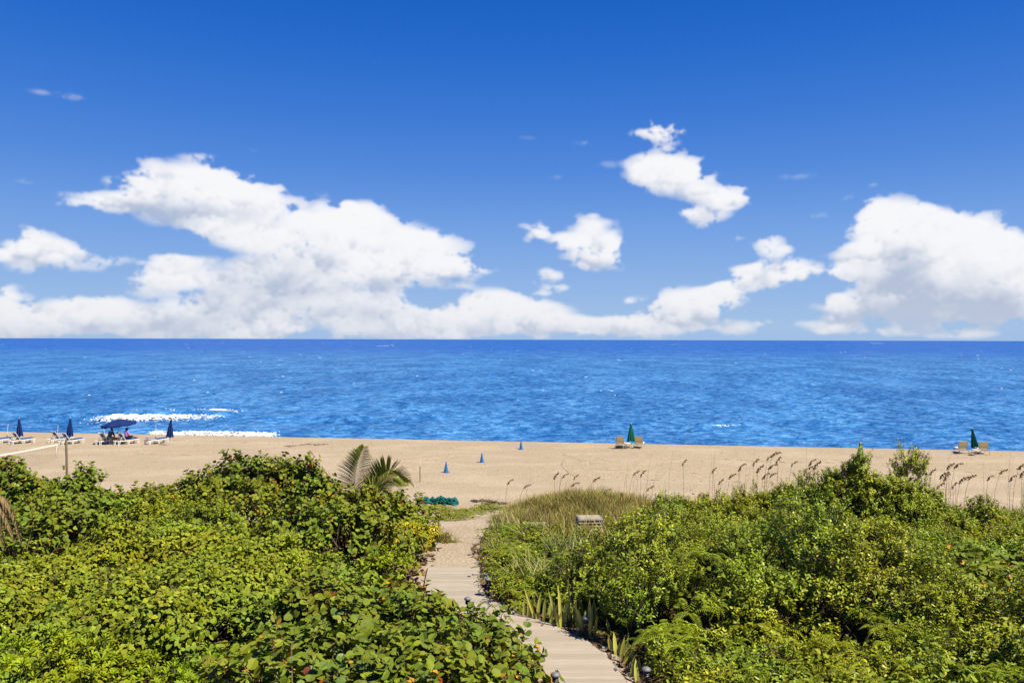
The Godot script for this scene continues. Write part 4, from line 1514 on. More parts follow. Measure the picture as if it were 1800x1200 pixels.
func sling_lounger(label: String, where: Vector3, turn: float) -> Node3D:
	var o := thing("sling_lounger", label, "sun lounger", where, turn, "beige sling loungers")
	var metal: Material = mats.beige_metal
	var st := new_st()
	for z in [-0.31, 0.31]:
		tube_into(st, [Vector3(0.1, 0.33, z), Vector3(0.9, 0.34, z), Vector3(1.86, 0.37, z)], [0.02, 0.02, 0.02], 8)
	for x in [0.12, 0.7, 1.3, 1.84]:
		tube_into(st, [Vector3(x, 0.345, -0.31), Vector3(x, 0.345, 0.31)], [0.018, 0.018], 8)
	part(o, "frame", done(st), metal)
	for x in [0.16, 1.72]:
		for z in [-0.31, 0.31]:
			part(o, "leg", tube_mesh([Vector3(x, 0.35, z), Vector3(x - 0.03, 0.1, z * 1.04), Vector3(x - 0.05, -0.04, z * 1.06)], [0.018, 0.018, 0.018], 8), metal)
	var tilt := Transform3D(Basis(Vector3(0, 0, 1), -deg_to_rad(63.0)), Vector3(0.72, 0.37, 0))
	var back := new_st()
	for z in [-0.3, 0.3]:
		tube_into(back, [tilt * Vector3(0.02, 0, z), tilt * Vector3(-0.68, 0, z)], [0.019, 0.019], 8)
	for x in [-0.68, -0.22]:
		tube_into(back, [tilt * Vector3(x, -0.005, -0.3), tilt * Vector3(x, -0.005, 0.3)], [0.017, 0.017], 8)
	part(o, "backrest_frame", done(back), metal)
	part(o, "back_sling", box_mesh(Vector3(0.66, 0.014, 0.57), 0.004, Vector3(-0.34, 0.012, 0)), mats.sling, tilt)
	part(o, "seat_sling", box_mesh(Vector3(1.12, 0.014, 0.58), 0.004), mats.sling_sunlit, Transform3D(Basis(Vector3(0, 0, 1), 0.03), Vector3(1.3, 0.378, 0)))
	return o

func side_table(label: String, where: Vector3, turn: float) -> void:
	var o := thing("side_table", label, "side table", where, turn, "small white beach tables")
	part(o, "table_top", box_mesh(Vector3(0.46, 0.025, 0.46), 0.008, Vector3(0, 0.42, 0)), mats.white_plastic)
	for x in [-0.2, 0.2]:
		for z in [-0.2, 0.2]:
			part(o, "leg", tube_mesh([Vector3(x, 0.41, z), Vector3(x * 1.05, -0.03, z * 1.05)], [0.015, 0.015], 8), mats.beige_metal)

func folded_umbrella(label: String, where: Vector3, lean: Vector2, cloth: Material, height: float, long: float, girth: float, group: String) -> void:
	var o := thing("folded_umbrella", label, "umbrella", where, 0.0, group)
	o.basis = Basis(Vector3(0, 0, 1), -lean.x) * Basis(Vector3(1, 0, 0), lean.y)
	part(o, "pole", tube_mesh([Vector3(0, -0.35, 0), Vector3(0, height - 0.02, 0)], [0.022, 0.02], 10), mats.pole)
	part(o, "finial", lathe_mesh([[0.0, height - 0.03], [0.03, height - 0.02], [0.035, height + 0.02], [0.015, height + 0.06], [0.0, height + 0.065]], 10), mats.cream)
	var v := PackedVector3Array()
	var rings := []
	var n := 32
	for s in [[1.0, 0.03, 0.0], [0.97, 0.07, 0.1], [0.82, 0.095, 0.2], [0.79, 0.088, 0.2], [0.74, 0.115, 0.25], [0.4, 0.2, 0.35], [0.08, 0.27, 0.4], [0.0, 0.285, 0.42]]:
		var ring := []
		for k in n:
			var a := TAU * k / n
			var fold: float = 1.0 - s[2] * (0.5 - 0.5 * cos(a * 8.0 + 0.6 * sin(a * 3.0)))
			var rr: float = s[1] * girth / 0.285 * fold * (1.0 + 0.1 * sin(a * 2.0 + 1.0))
			var y: float = height - long + long * s[0] + (0.05 * sin(a * 4.0) if s[0] < 0.05 else 0.0)
			ring.append(Vector3(cos(a) * rr, y, sin(a) * rr))
		rings.append(ring)
	for i in rings.size() - 1:
		for k in n:
			var j := (k + 1) % n
			for p in [rings[i][k], rings[i + 1][k], rings[i][j], rings[i][j], rings[i + 1][k], rings[i + 1][j]]:
				v.append(p)
	part(o, "canopy", mesh_from(v), cloth)
	part(o, "strap", lathe_mesh([[0.1, height - long * 0.225], [0.104, height - long * 0.22], [0.1, height - long * 0.195]], 16), mats.navy)

func open_umbrella(label: String, where: Vector3) -> void:
	var o := thing("open_umbrella", label, "umbrella", where)
	part(o, "pole", tube_mesh([Vector3(0, -0.4, 0), Vector3(0, 2.04, 0)], [0.026, 0.024], 10), mats.pole)
	var tip := Transform3D(Basis(Vector3(0, 0, 1), 0.085) * Basis(Vector3(1, 0, 0), 0.05), Vector3(0, 1.68, 0))
	var n := 8
	var apex := Vector3(0, 0.40, 0)
	for k in n:
		var v := PackedVector3Array()
		var a0 := TAU * k / n + 0.2
		var a1 := TAU * (k + 1) / n + 0.2
		var rows := []
		for i in 7:
			var t := i / 6.0
			var row := []
			for j in 5:
				var u := j / 4.0
				var e0 := Vector3(cos(a0), 0, sin(a0)) * 1.36 * t
				var e1 := Vector3(cos(a1), 0, sin(a1)) * 1.36 * t
				var p := e0.lerp(e1, u) + apex * (1.0 - pow(t, 1.15)) - Vector3(0, 0.07 * t * sin(PI * u), 0)
				row.append(tip * p)
			rows.append(row)
		var skirt := []
		for j in 5:
			var u := j / 4.0
			skirt.append(rows[6][j] - Vector3(0, 0.14 + 0.02 * sin(PI * u * 2.0), 0))
		rows.append(skirt)
		for i in 7:
			for j in 4:
				for p in [rows[i][j], rows[i + 1][j], rows[i][j + 1], rows[i][j + 1], rows[i + 1][j], rows[i + 1][j + 1]]:
					v.append(p)
		part(o, "canopy_panel", mesh_from(v), mats.navy)
		part(o, "rib", tube_mesh([tip * Vector3(0, 0.35, 0), tip * (Vector3(cos(a0), 0, sin(a0)) * 1.33 - Vector3(0, 0.03, 0))], [0.008, 0.006], 5), mats.pole)
	part(o, "finial", lathe_mesh([[0.0, 0.0], [0.03, 0.0], [0.02, 0.05], [0.0, 0.07]], 8), mats.cream, tip * Transform3D(Basis(), apex))

func build_furniture() -> void:
	mats.white_plastic = plain_mat(lin(0.62, 0.61, 0.57), 0.45, 0.45)
	mats.beige_metal = plain_mat(lin(0.38, 0.33, 0.24), 0.4, 0.45)
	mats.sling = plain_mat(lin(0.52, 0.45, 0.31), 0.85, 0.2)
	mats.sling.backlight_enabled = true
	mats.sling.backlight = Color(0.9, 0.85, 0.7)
	mats.sling_sunlit = plain_mat(lin(0.58, 0.55, 0.48), 0.85, 0.2)  # same sling, paler on the seat: sunlight painted into its colour
	mats.blue_pad = plain_mat(lin(0.018, 0.075, 0.22), 0.8, 0.25)
	mats.navy = plain_mat(lin(0.010, 0.027, 0.115), 0.85, 0.2)
	mats.green_cloth = plain_mat(lin(0.012, 0.135, 0.095), 0.85, 0.2)
	mats.dark_green = plain_mat(lin(0.006, 0.075, 0.055), 0.85, 0.2)
	mats.pole = plain_mat(lin(0.42, 0.36, 0.25), 0.5, 0.4)
	mats.cream = plain_mat(lin(0.6, 0.54, 0.38), 0.6, 0.3)
	var face := deg_to_rad(58.0)
	white_lounger("white lounger with blue pad, cut by the frame edge beside its twin", on_ground(-24, 781), face, false)
	white_lounger("white lounger with blue pad in front of the closed umbrella near the net", on_ground(15, 781.5), face, false)
	white_lounger("white lounger with blue pad behind its twin by the net post", on_ground(85, 779.5), face, false)
	white_lounger("white lounger with blue pad just behind the net post", on_ground(103, 782.5), face, false)
	var c1 := white_lounger("white lounger with a towel on its raised back under the open umbrella", on_ground(169, 782.5), face, false)
	var c2 := white_lounger("white lounger on which the person in purple sits", on_ground(202, 782.5), face, false)
	white_lounger("flat white lounger with blue pad beside a closed blue umbrella", on_ground(256, 781.5), face, true)
	var blue := "folded blue umbrellas"
	folded_umbrella("folded navy umbrella standing behind the pair of loungers near the net", on_ground(34, 779), Vector2(-0.03, 0), mats.navy, 2.05, 1.45, 0.3, blue)
	folded_umbrella("folded navy umbrella behind the loungers at the net post", on_ground(121, 780), Vector2(0.04, 0), mats.navy, 2.12, 1.45, 0.3, blue)
	folded_umbrella("folded navy umbrella at the foot of the flat lounger", on_ground(297, 782), Vector2(0.06, 0), mats.navy, 2.08, 1.42, 0.3, blue)
	open_umbrella("open navy umbrella shading two seated people", on_ground(208, 780))
	# towels thrown over the raised backs
	for t in [[c1, "crumpled blue and white towel over the lounger back under the umbrella"], [c2, "white towel hung on the lounger beside the person in purple"]]:
		var o: Node3D = t[0]
		var pts := PackedVector3Array()
		var cols := PackedColorArray()
		var nz := noise_of(6.0, 7, 2)
		for i in 15:
			for j in 11:
				var s := i / 14.0 * 0.62 - 0.22
				var z := (j / 10.0 - 0.5) * 0.42 - (0.05 if o == c1 else 0.1)
				var bump := 0.03 * nz.get_noise_2d(s, z)
				var q := Vector3(-0.72 + s, 0.09 + bump, z) if s > 0.0 else Vector3(-0.74 - 0.03 + bump, 0.09 + s * 0.9, z)
				pts.append(o.transform * (Transform3D(Basis(Vector3(0, 0, 1), -deg_to_rad(57.0)), Vector3(0.74, 0.35, 0)) * q))
				cols.append(Color(0.6, 0.6, 0.6) if o == c2 or (j / 2) % 2 == 0 else Color(0.12, 0.13, 0.2))
		var m := plain_mat(Color.WHITE, 0.95, 0.1)
		m.vertex_color_use_as_albedo = true
		var towel := top_mesh("towel", loose_sheet(pts, 11, 15, cols), m)
		tag(towel, t[1], "towel")
	# slim white poles with a dark sleeve
	var k := 0
	for p in [[11, 765, 13.5, 745, "slim white pole with a dark foot at the water's edge by the first loungers"], [99, 767, 101.5, 747, "slim white pole with a dark foot behind the loungers at the net post"], [186, 770, 180.5, 748, "slim white pole leaning beside the open umbrella"], [273, 768, 273.5, 746, "slim white pole behind the flat lounger"]]:
		var g := on_ground(p[0], p[1] + 6)
		var top := at(p[2], p[3], -g.z)
		var o := thing("white_pole", p[4], "pole", g)
		part(o, "shaft", tube_mesh([(top - g) * 0.22, top - g], [0.022, 0.018], 8), mats.white_plastic)
		part(o, "sleeve", tube_mesh([Vector3(0, -0.2, 0), (top - g) * 0.25], [0.035, 0.032], 8), mats.navy)
		k += 1
	# beige loungers in pairs, seen from behind
	var away := deg_to_rad(72.0)
	sling_lounger("beige sling lounger on the path side of the green umbrella", on_ground(1088, 790), away)
	sling_lounger("beige sling lounger on the far side of the green umbrella", on_ground(1121, 790), away)
	side_table("small table between the two loungers at the green umbrella", on_ground(1104, 788), 0.1)
	folded_umbrella("folded green umbrella between two beige loungers", on_ground(1110, 786), Vector2(-0.02, 0.0), mats.green_cloth, 1.92, 1.42, 0.33, "folded green umbrellas")
	sling_lounger("beige sling lounger on the path side of the tilted green umbrella", on_ground(1697, 800), deg_to_rad(75.0))
	sling_lounger("beige sling lounger on the far side of the tilted green umbrella", on_ground(1733, 800.5), deg_to_rad(72.0))
	side_table("small table between the two loungers at the tilted umbrella", on_ground(1716, 800), 0.1)
	folded_umbrella("folded dark green umbrella tilted between two beige loungers", on_ground(1716, 797), Vector2(-0.15, 0.0), mats.dark_green, 1.95, 1.45, 0.27, "folded green umbrellas")
	folded_umbrella("folded teal umbrella whose tip shows above the highest shrub", on_ground(1512, 838), Vector2(0.02, 0.0), mats.green_cloth, 2.2, 1.4, 0.3, "folded green umbrellas")
	# loungers stacked in the bushes
	for s in [[1034, 928, 29.6, 5, "grey folded beach chair stacked in the low bushes by the grass mound"], [943, 930, 30.4, 2, "grey folded beach chair lying in the low bushes near the sand path"]]:
		var p := at(s[0], s[1], s[2])
		var g := ground(p.x, p.z)
		for i in s[3]:
			var o := thing("folded_beach_chair", s[4], "beach chair", Vector3(p.x + 0.015 * i, g + 0.14 + 0.115 * i, p.z - 0.02 * i), 0.06, "beach chairs stacked in the bushes" if s[3] > 2 else "beach chairs lying in the bushes")
			var st := new_st()
			for x in [-0.43, 0.43]:
				tube_into(st, [Vector3(x, 0.0, 0.38), Vector3(x, 0.015, 0.0), Vector3(x, 0.0, -0.4)], [0.028, 0.028, 0.028], 8)
			for z in [0.37, 0.1, -0.15, -0.39]:
				tube_into(st, [Vector3(-0.43, 0.005, z), Vector3(0.43, 0.005, z)], [0.025, 0.025], 8)
			part(o, "frame", done(st), mats.weathered)
			part(o, "sling", box_mesh(Vector3(0.8, 0.014, 0.7), 0.004, Vector3(0, 0.035, 0)), mats.weathered_sling)
			for x in [-0.43, 0.43]:
				for z in [0.25, -0.3]:
					part(o, "leg", tube_mesh([Vector3(x, -0.01, z), Vector3(x * 1.12, -0.1, z + 0.12)], [0.022, 0.022], 6), mats.weathered)

func build_small_things() -> void:
	# cones
	var cone := plain_mat(lin(0.02, 0.135, 0.36), 0.6, 0.35)
	for p in [[916, 790, "blue marker cone standing closest to the water"], [847, 813, "blue marker cone second from the water"], [784, 830, "blue marker cone beside the white-topped stake"], [695, 853, "blue marker cone half hidden behind the palm frond"]]:
		var o := thing("marker_cone", p[2], "cone", on_ground(p[0], p[1]), 0.4 * p[0], "blue marker cones")
		part(o, "body", lathe_mesh([[0.15, 0.025], [0.145, 0.05], [0.03, 0.68], [0.022, 0.7], [0.0, 0.7]], 18), cone)
		part(o, "base", box_mesh(Vector3(0.4, 0.03, 0.4), 0.01, Vector3(0, 0.012, 0)), cone)
	# stake
	var s0 := on_ground(738, 847)
	var st := thing("wooden_stake", "thin wooden stake with a white-painted top in the sand", "stake", s0)
	part(st, "shaft", box_mesh(Vector3(0.05, 1.35, 0.05), 0.006, Vector3(0, 0.4, 0)), plain_mat(lin(0.14, 0.10, 0.07), 0.9, 0.1))
	part(st, "painted_top", box_mesh(Vector3(0.062, 0.24, 0.062), 0.006, Vector3(0, 1.08, 0)), mats.white_plastic)
	# two plastic stakes among the leaves
	for p in [[718, 1064, 17.2, "short white plastic stake poking out of the vines"], [666, 1154, 13.6, "short white plastic stake among the orange leaved sea grapes"]]:
		var top := at(p[0], p[1], p[2])
		var g := ground(top.x, top.z)
		var o := thing("plastic_stake", p[3], "stake", Vector3(top.x, g, top.z))
		part(o, "shaft", tube_mesh([Vector3(0, -0.1, 0), Vector3(0, top.y - g - 0.12, 0)], [0.02, 0.02], 8), mats.navy)
		part(o, "white_end", tube_mesh([Vector3(0, top.y - g - 0.14, 0), Vector3(0, top.y - g, 0)], [0.028, 0.026], 8), mats.white_plastic)
	# teal tarp, bunched into a long roll with an arch
	var a := on_ground(735, 884)
	var b := on_ground(806, 886)
	var nz := noise_of(1.1, 301, 3)
	var fold := noise_of(3.2, 302, 2)
	var pts := PackedVector3Array()
	for i in 61:
		var t := i / 60.0
		var mid := a.lerp(b, t)
		for j in 25:
			var u := j / 24.0 * PI
			var arch := 0.12 * exp(-pow((t - 0.55) / 0.08, 2.0))
			var fat := (0.22 + 0.07 * nz.get_noise_1d(t * 6.0)) * (0.35 + 0.65 * smoothstep(0.0, 0.08, minf(t, 1.0 - t)))
			var crease := 0.085 * fold.get_noise_2d(t * 1.2, u * 1.2 + t * 1.5) + 0.012 * sin(t * 30.0 + u * 2.0)
			var rr := fat + crease
			pts.append(mid + Vector3(0, maxf(sin(u) * rr * 1.25 + arch, -0.02 + arch * 0.8), cos(u) * rr * 1.5))
	var tarp := top_mesh("teal_tarp", loose_sheet(pts, 25, 61), plain_mat(lin(0.010, 0.135, 0.125), 0.6, 0.35))
	tag(tarp, "crumpled teal tarp lying on the sand at the path's end", "tarp")
	# scraps of white sheet in the bushes
	for p in [[1216, 912, 30.5, 0.42, "torn white plastic sheet caught in the low bushes"], [1196, 905, 31.0, 0.22, "small scrap of white plastic behind the low bushes"], [864, 946, 27.6, 0.2, "pale crumpled plastic bag at the grass edge of the sand path"]]:
		var c := at(p[0], p[1], p[2])
		var grid := PackedVector3Array()
		var hs := noise_of(2.2, int(p[0]), 3)
		for i in 15:
			for j in 15:
				var x: float = (i / 14.0 - 0.5) * 2.0 * p[3]
				var z: float = (j / 14.0 - 0.5) * 2.0 * p[3]
				var cut: float = 1.0 + 0.5 * hs.get_noise_2d(atan2(x, z), p[0])
				grid.append(Vector3(x * cut, 0.35 * p[3] * hs.get_noise_2d(x * 2.0 / p[3], z * 2.0 / p[3]) + x * 0.2 + z * -0.35, z * cut))
		var scrap := top_mesh("plastic_scrap", loose_sheet(grid, 15, 15), plain_mat(lin(0.55, 0.56, 0.57), 0.6, 0.35))
		scrap.position = Vector3(c.x, maxf(c.y, ground(c.x, c.z) + 0.1), c.z)
		tag(scrap, p[4], "plastic scrap")
	# dark seaweed along the upper beach
	var weed := plain_mat(lin(0.045, 0.032, 0.02), 0.95, 0.1)
	var r := RandomNumberGenerator.new()
	r.seed = 71
	for w in [[828, 880, 872, 883, "dark strand of dried seaweed beside the morning glory"], [846, 885, 892, 884, "dark strand of dried seaweed at the foot of the grass mound"], [1152, 885, 1200, 883, "dark strand of dried seaweed past the grass mound"], [500, 784, 575, 781, "broken line of seaweed bits along the beach crest"]]:
		var v := PackedVector3Array()
		var c := PackedColorArray()
		var p0 := on_ground(w[0], w[1])
		var p1 := on_ground(w[2], w[3])
		for k in 160:
			var t := r.randf()
			var p := p0.lerp(p1, t) + Vector3(r.randfn(0, 0.05), 0, r.randfn(0, 0.16) + 0.25 * sin(t * 9.0))
			p.y = ground(p.x, p.z) + r.randf_range(0.005, 0.05)
			leaf_into(v, c, p - p0, Vector3(r.randfn(), r.randf_range(-0.05, 0.2), r.randfn() * 0.5).normalized(), (Vector3.UP + unit_random(r) * 0.5).normalized(), r.randf_range(0.1, 0.3), r.randf_range(0.02, 0.05), "strap", 0.3, 0.2, Color.WHITE)
		var o := top_mesh("seaweed_strand", mesh_from(v), weed, "stuff")
		o.position = p0
		tag(o, w[4], "seaweed")
	var v2 := PackedVector3Array()
	var c2 := PackedColorArray()
	for k in 420:
		var x := r.randf_range(-48.0, 46.0)
		var d := r.randf_range(42.0, 66.0)
		if r.randf() < 0.4:
			d = 64.0 - 0.128 * x + r.randfn(0, 1.0)
		var p := Vector3(x, ground(x, -d) + 0.01, -d)
		for j in 3:
			leaf_into(v2, c2, p + Vector3(r.randfn(0, 0.04), 0.01, r.randfn(0, 0.04)), Vector3(r.randfn(), 0.15, r.randfn()).normalized(), Vector3.UP, r.randf_range(0.05, 0.16), r.randf_range(0.02, 0.05), "ellipse", 0.3, 0.1, Color.WHITE)
	var bits := top_mesh("beach_litter", mesh_from(v2), plain_mat(lin(0.09, 0.065, 0.042), 0.95, 0.1), "stuff")
	tag(bits, "small dark bits of weed and shell strewn over the sand", "debris")
	# tracks that a beach tractor pressed into the sand: two shallow ruts with raised lips
	var arcs := [[[1040, 800], [1010, 815], [1030, 835], [1075, 850]], [[990, 792], [1060, 812], [1140, 812], [1230, 800]], [[960, 815], [1080, 822], [1260, 828], [1420, 832]], [[930, 835], [1100, 838], [1300, 842], [1500, 846]], [[1160, 806], [1190, 822], [1250, 826], [1330, 824]], [[1180, 798], [1300, 806], [1450, 810], [1640, 815]], [[1600, 828], [1680, 826], [1760, 832], [1850, 834]], [[1640, 818], [1720, 820], [1800, 826], [1880, 828]], [[150, 802], [240, 795], [330, 796], [430, 800]], [[620, 812], [720, 806], [800, 800], [900, 806]], [[600, 830], [680, 824], [760, 820], [850, 826]]]
	for arc in arcs:
		var cv := Curve3D.new()
		var ps := []
		for q in arc:
			ps.append(on_ground(q[0], q[1]))
		for i in ps.size():
			var t: Vector3 = (ps[mini(i + 1, ps.size() - 1)] - ps[maxi(i - 1, 0)]) / 6.0
			cv.add_point(ps[i], -t, t)
		var n := int(cv.get_baked_length() / 0.2)
		var prof := [[-0.95, -0.01], [-0.82, 0.05], [-0.72, 0.015], [-0.62, 0.01], [-0.52, 0.05], [-0.4, -0.01], [0.4, -0.01], [0.52, 0.05], [0.62, 0.01], [0.72, 0.015], [0.82, 0.05], [0.95, -0.01]]
		var grid := PackedVector3Array()
		var cols := PackedColorArray()
		for i in n:
			var p := cv.sample_baked(i * 0.2)
			var q := cv.sample_baked(i * 0.2 + 0.05)
			var side := (q - p).cross(Vector3.UP).normalized()
			var fade := smoothstep(0.0, 4.0, minf(i, n - 1 - i) * 0.2)
			for s in prof:
				var w: Vector3 = p + side * s[0]
				var h: float = ground(w.x, w.z) + 0.012 + (s[1] + 0.012 * fold.get_noise_2d(i * 0.6, s[0] * 4.0)) * (0.35 + 0.65 * fade) - 0.05 * (1.0 - fade)
				grid.append(Vector3(w.x, h, w.z))
				cols.append(Color(0.41, 0.342, 0.25))
		var o := top_mesh("tyre_track", smooth_grid(grid, prof.size(), n, cols), mats.sand, "structure")
		o.set_meta("label", "pair of shallow tyre ruts pressed into the dry sand")

func build_net() -> void:
	var base := on_ground(117.5, 846)
	var top := at(115.5, 774, -base.z)
	var o := thing("volleyball_net", "volleyball net strung from a weathered wooden post", "net", base)
	var h := top.y - base.y
	part(o, "post", tube_mesh([Vector3(0, -0.4, 0), Vector3((top.x - base.x) * 0.5, h * 0.5, 0), top - base], [0.075, 0.07, 0.065], 10), plain_mat(lin(0.17, 0.13, 0.09), 0.95, 0.1))
	var e0 := top - base + Vector3(-0.4, -0.22, 0.25)
	var far := at(-4, 792, 45.0) - base
	var dirv := (far - e0).normalized()
	var flat := Vector3(dirv.x, 0, dirv.z).normalized()
	var other := base + flat * 10.0
	other.y = ground(other.x, other.z)
	part(o, "post", tube_mesh([other - base - Vector3(0, 0.4, 0), other - base + Vector3(0, h, 0)], [0.075, 0.065], 10), plain_mat(lin(0.17, 0.13, 0.09), 0.95, 0.1))
	var e1 := other - base + Vector3(0, h - 0.25, 0) - flat * 0.4
	var line := func(t: float, drop: float) -> Vector3:
		var p := e0.lerp(e1, t)
		return p - Vector3(0, 0.18 * sin(PI * t) + drop, 0)
	var tape := new_st()
	for i in 20:
		var a: Vector3 = line.call(i / 20.0, 0.0)
		var b: Vector3 = line.call((i + 1) / 20.0, 0.0)
		beam_into(tape, a, b, 0.012, 0.085, 0.003)
	part(o, "top_tape", done(tape), mats.white_plastic)
	part(o, "end_tape", tube_mesh([line.call(0.0, 0.02), line.call(0.012, 0.45), line.call(0.006, 0.95)], [0.03, 0.03, 0.02], 6), mats.white_plastic)
	var net := new_st()
	for i in 91:
		tube_into(net, [line.call(i / 90.0, 0.04), line.call(i / 90.0, 0.98)], [0.0025, 0.0025], 3, false)
	for j in 10:
		var pts := []
		var rad := []
		for i in 13:
			pts.append(line.call(i / 12.0, 0.08 + 0.1 * j))
			rad.append(0.0025)
		tube_into(net, pts, rad, 3, false)
	part(o, "netting", done(net), plain_mat(lin(0.07, 0.06, 0.05), 0.9, 0.1))
	part(o, "rope", tube_mesh([top - base, e0], [0.01, 0.01], 5), mats.white_plastic)
	part(o, "rope", tube_mesh([top - base + Vector3(0, -0.1, 0), Vector3(-0.22, 0.9, 0.1), Vector3(-0.2, 0.35, 0.1)], [0.008, 0.008, 0.008], 5), mats.cream)
	part(o, "pennant", box_mesh(Vector3(0.14, 0.26, 0.02), 0.006, Vector3(-0.16, 0.86, 0.1)), plain_mat(lin(0.16, 0.18, 0.03), 0.8, 0.2))

# ---------------------------------------------------------------- surf, boats
func foam_band(called: String, label: String, a: Vector3, b: Vector3, width: float, height: float, seed_value: int, n := 160, thin_to := 1.0) -> void:
	var nz := noise_of(0.55, seed_value, 4)
	var fine := noise_of(2.3, seed_value + 1, 3)
	var v := PackedVector3Array()
	var rows := 22
	var grid := []
	for i in n + 1:
		var t := i / float(n)
		var p := a.lerp(b, t)
		var taper := smoothstep(0.0, 0.1, t) * smoothstep(0.0, 0.25, 1.0 - t) * lerpf(1.0, thin_to, t)
		var front := width * (0.6 + 0.5 * nz.get_noise_2d(p.x, 3.0)) * (0.12 + 0.88 * taper)
		var rear := width * (0.4 + 0.4 * nz.get_noise_2d(p.x, 40.0)) * (0.12 + 0.88 * taper)
		var col := []
		for j in rows + 1:
			var u := j / float(rows)
			var z := lerpf(front, -rear, u) + 0.25 * fine.get_noise_2d(p.x * 1.2, u * 3.0)
			var y := height * (0.2 + 0.8 * taper) * pow(sin(PI * clampf(u, 0.02, 0.98)), 0.7) + 0.14 * fine.get_noise_2d(p.x, u * 5.0)
			col.append(p + Vector3(0.2 * fine.get_noise_2d(u * 4.0, p.x), y - a.y + 0.06, z))
		grid.append(col)
	for i in n:
		for j in rows:
			var hole: float = 0.6 * nz.get_noise_2d(grid[i][j].x * 1.3, grid[i][j].z * 1.6) + 0.6 * fine.get_noise_2d(grid[i][j].x * 1.1, grid[i][j].z * 1.4)
			var rim := minf(j, rows - 1 - j) / float(rows)
			if hole < -0.28 + 0.35 * (0.16 - minf(rim, 0.16)) / 0.16:
				continue
			for p in [grid[i][j], grid[i][j + 1], grid[i + 1][j], grid[i + 1][j], grid[i][j + 1], grid[i + 1][j + 1]]:
				v.append(p)
	# flecks thrown off the edges and left lying on the water
	var r := RandomNumberGenerator.new()
	r.seed = seed_value * 13
	for k in n * 4:
		var i := r.randi() % n
		var c: Vector3 = grid[i][0].lerp(grid[i][rows], r.randf()) + Vector3(r.randfn(0, 0.3), 0.0, r.randfn(0, width * 0.45))
		c.y = 0.12 + r.randf_range(0.0, height * 0.7)
		var w := r.randf_range(0.08, 0.34)
		v.append_array([c, c + Vector3(w, r.randf_range(-0.03, 0.06), r.randf_range(0.0, 0.15)), c + Vector3(w * 0.5, r.randf_range(0.02, 0.1), -0.1)])
	var o := top_mesh(called, mesh_from(v), mats.foam, "stuff")
	tag(o, label, "surf")

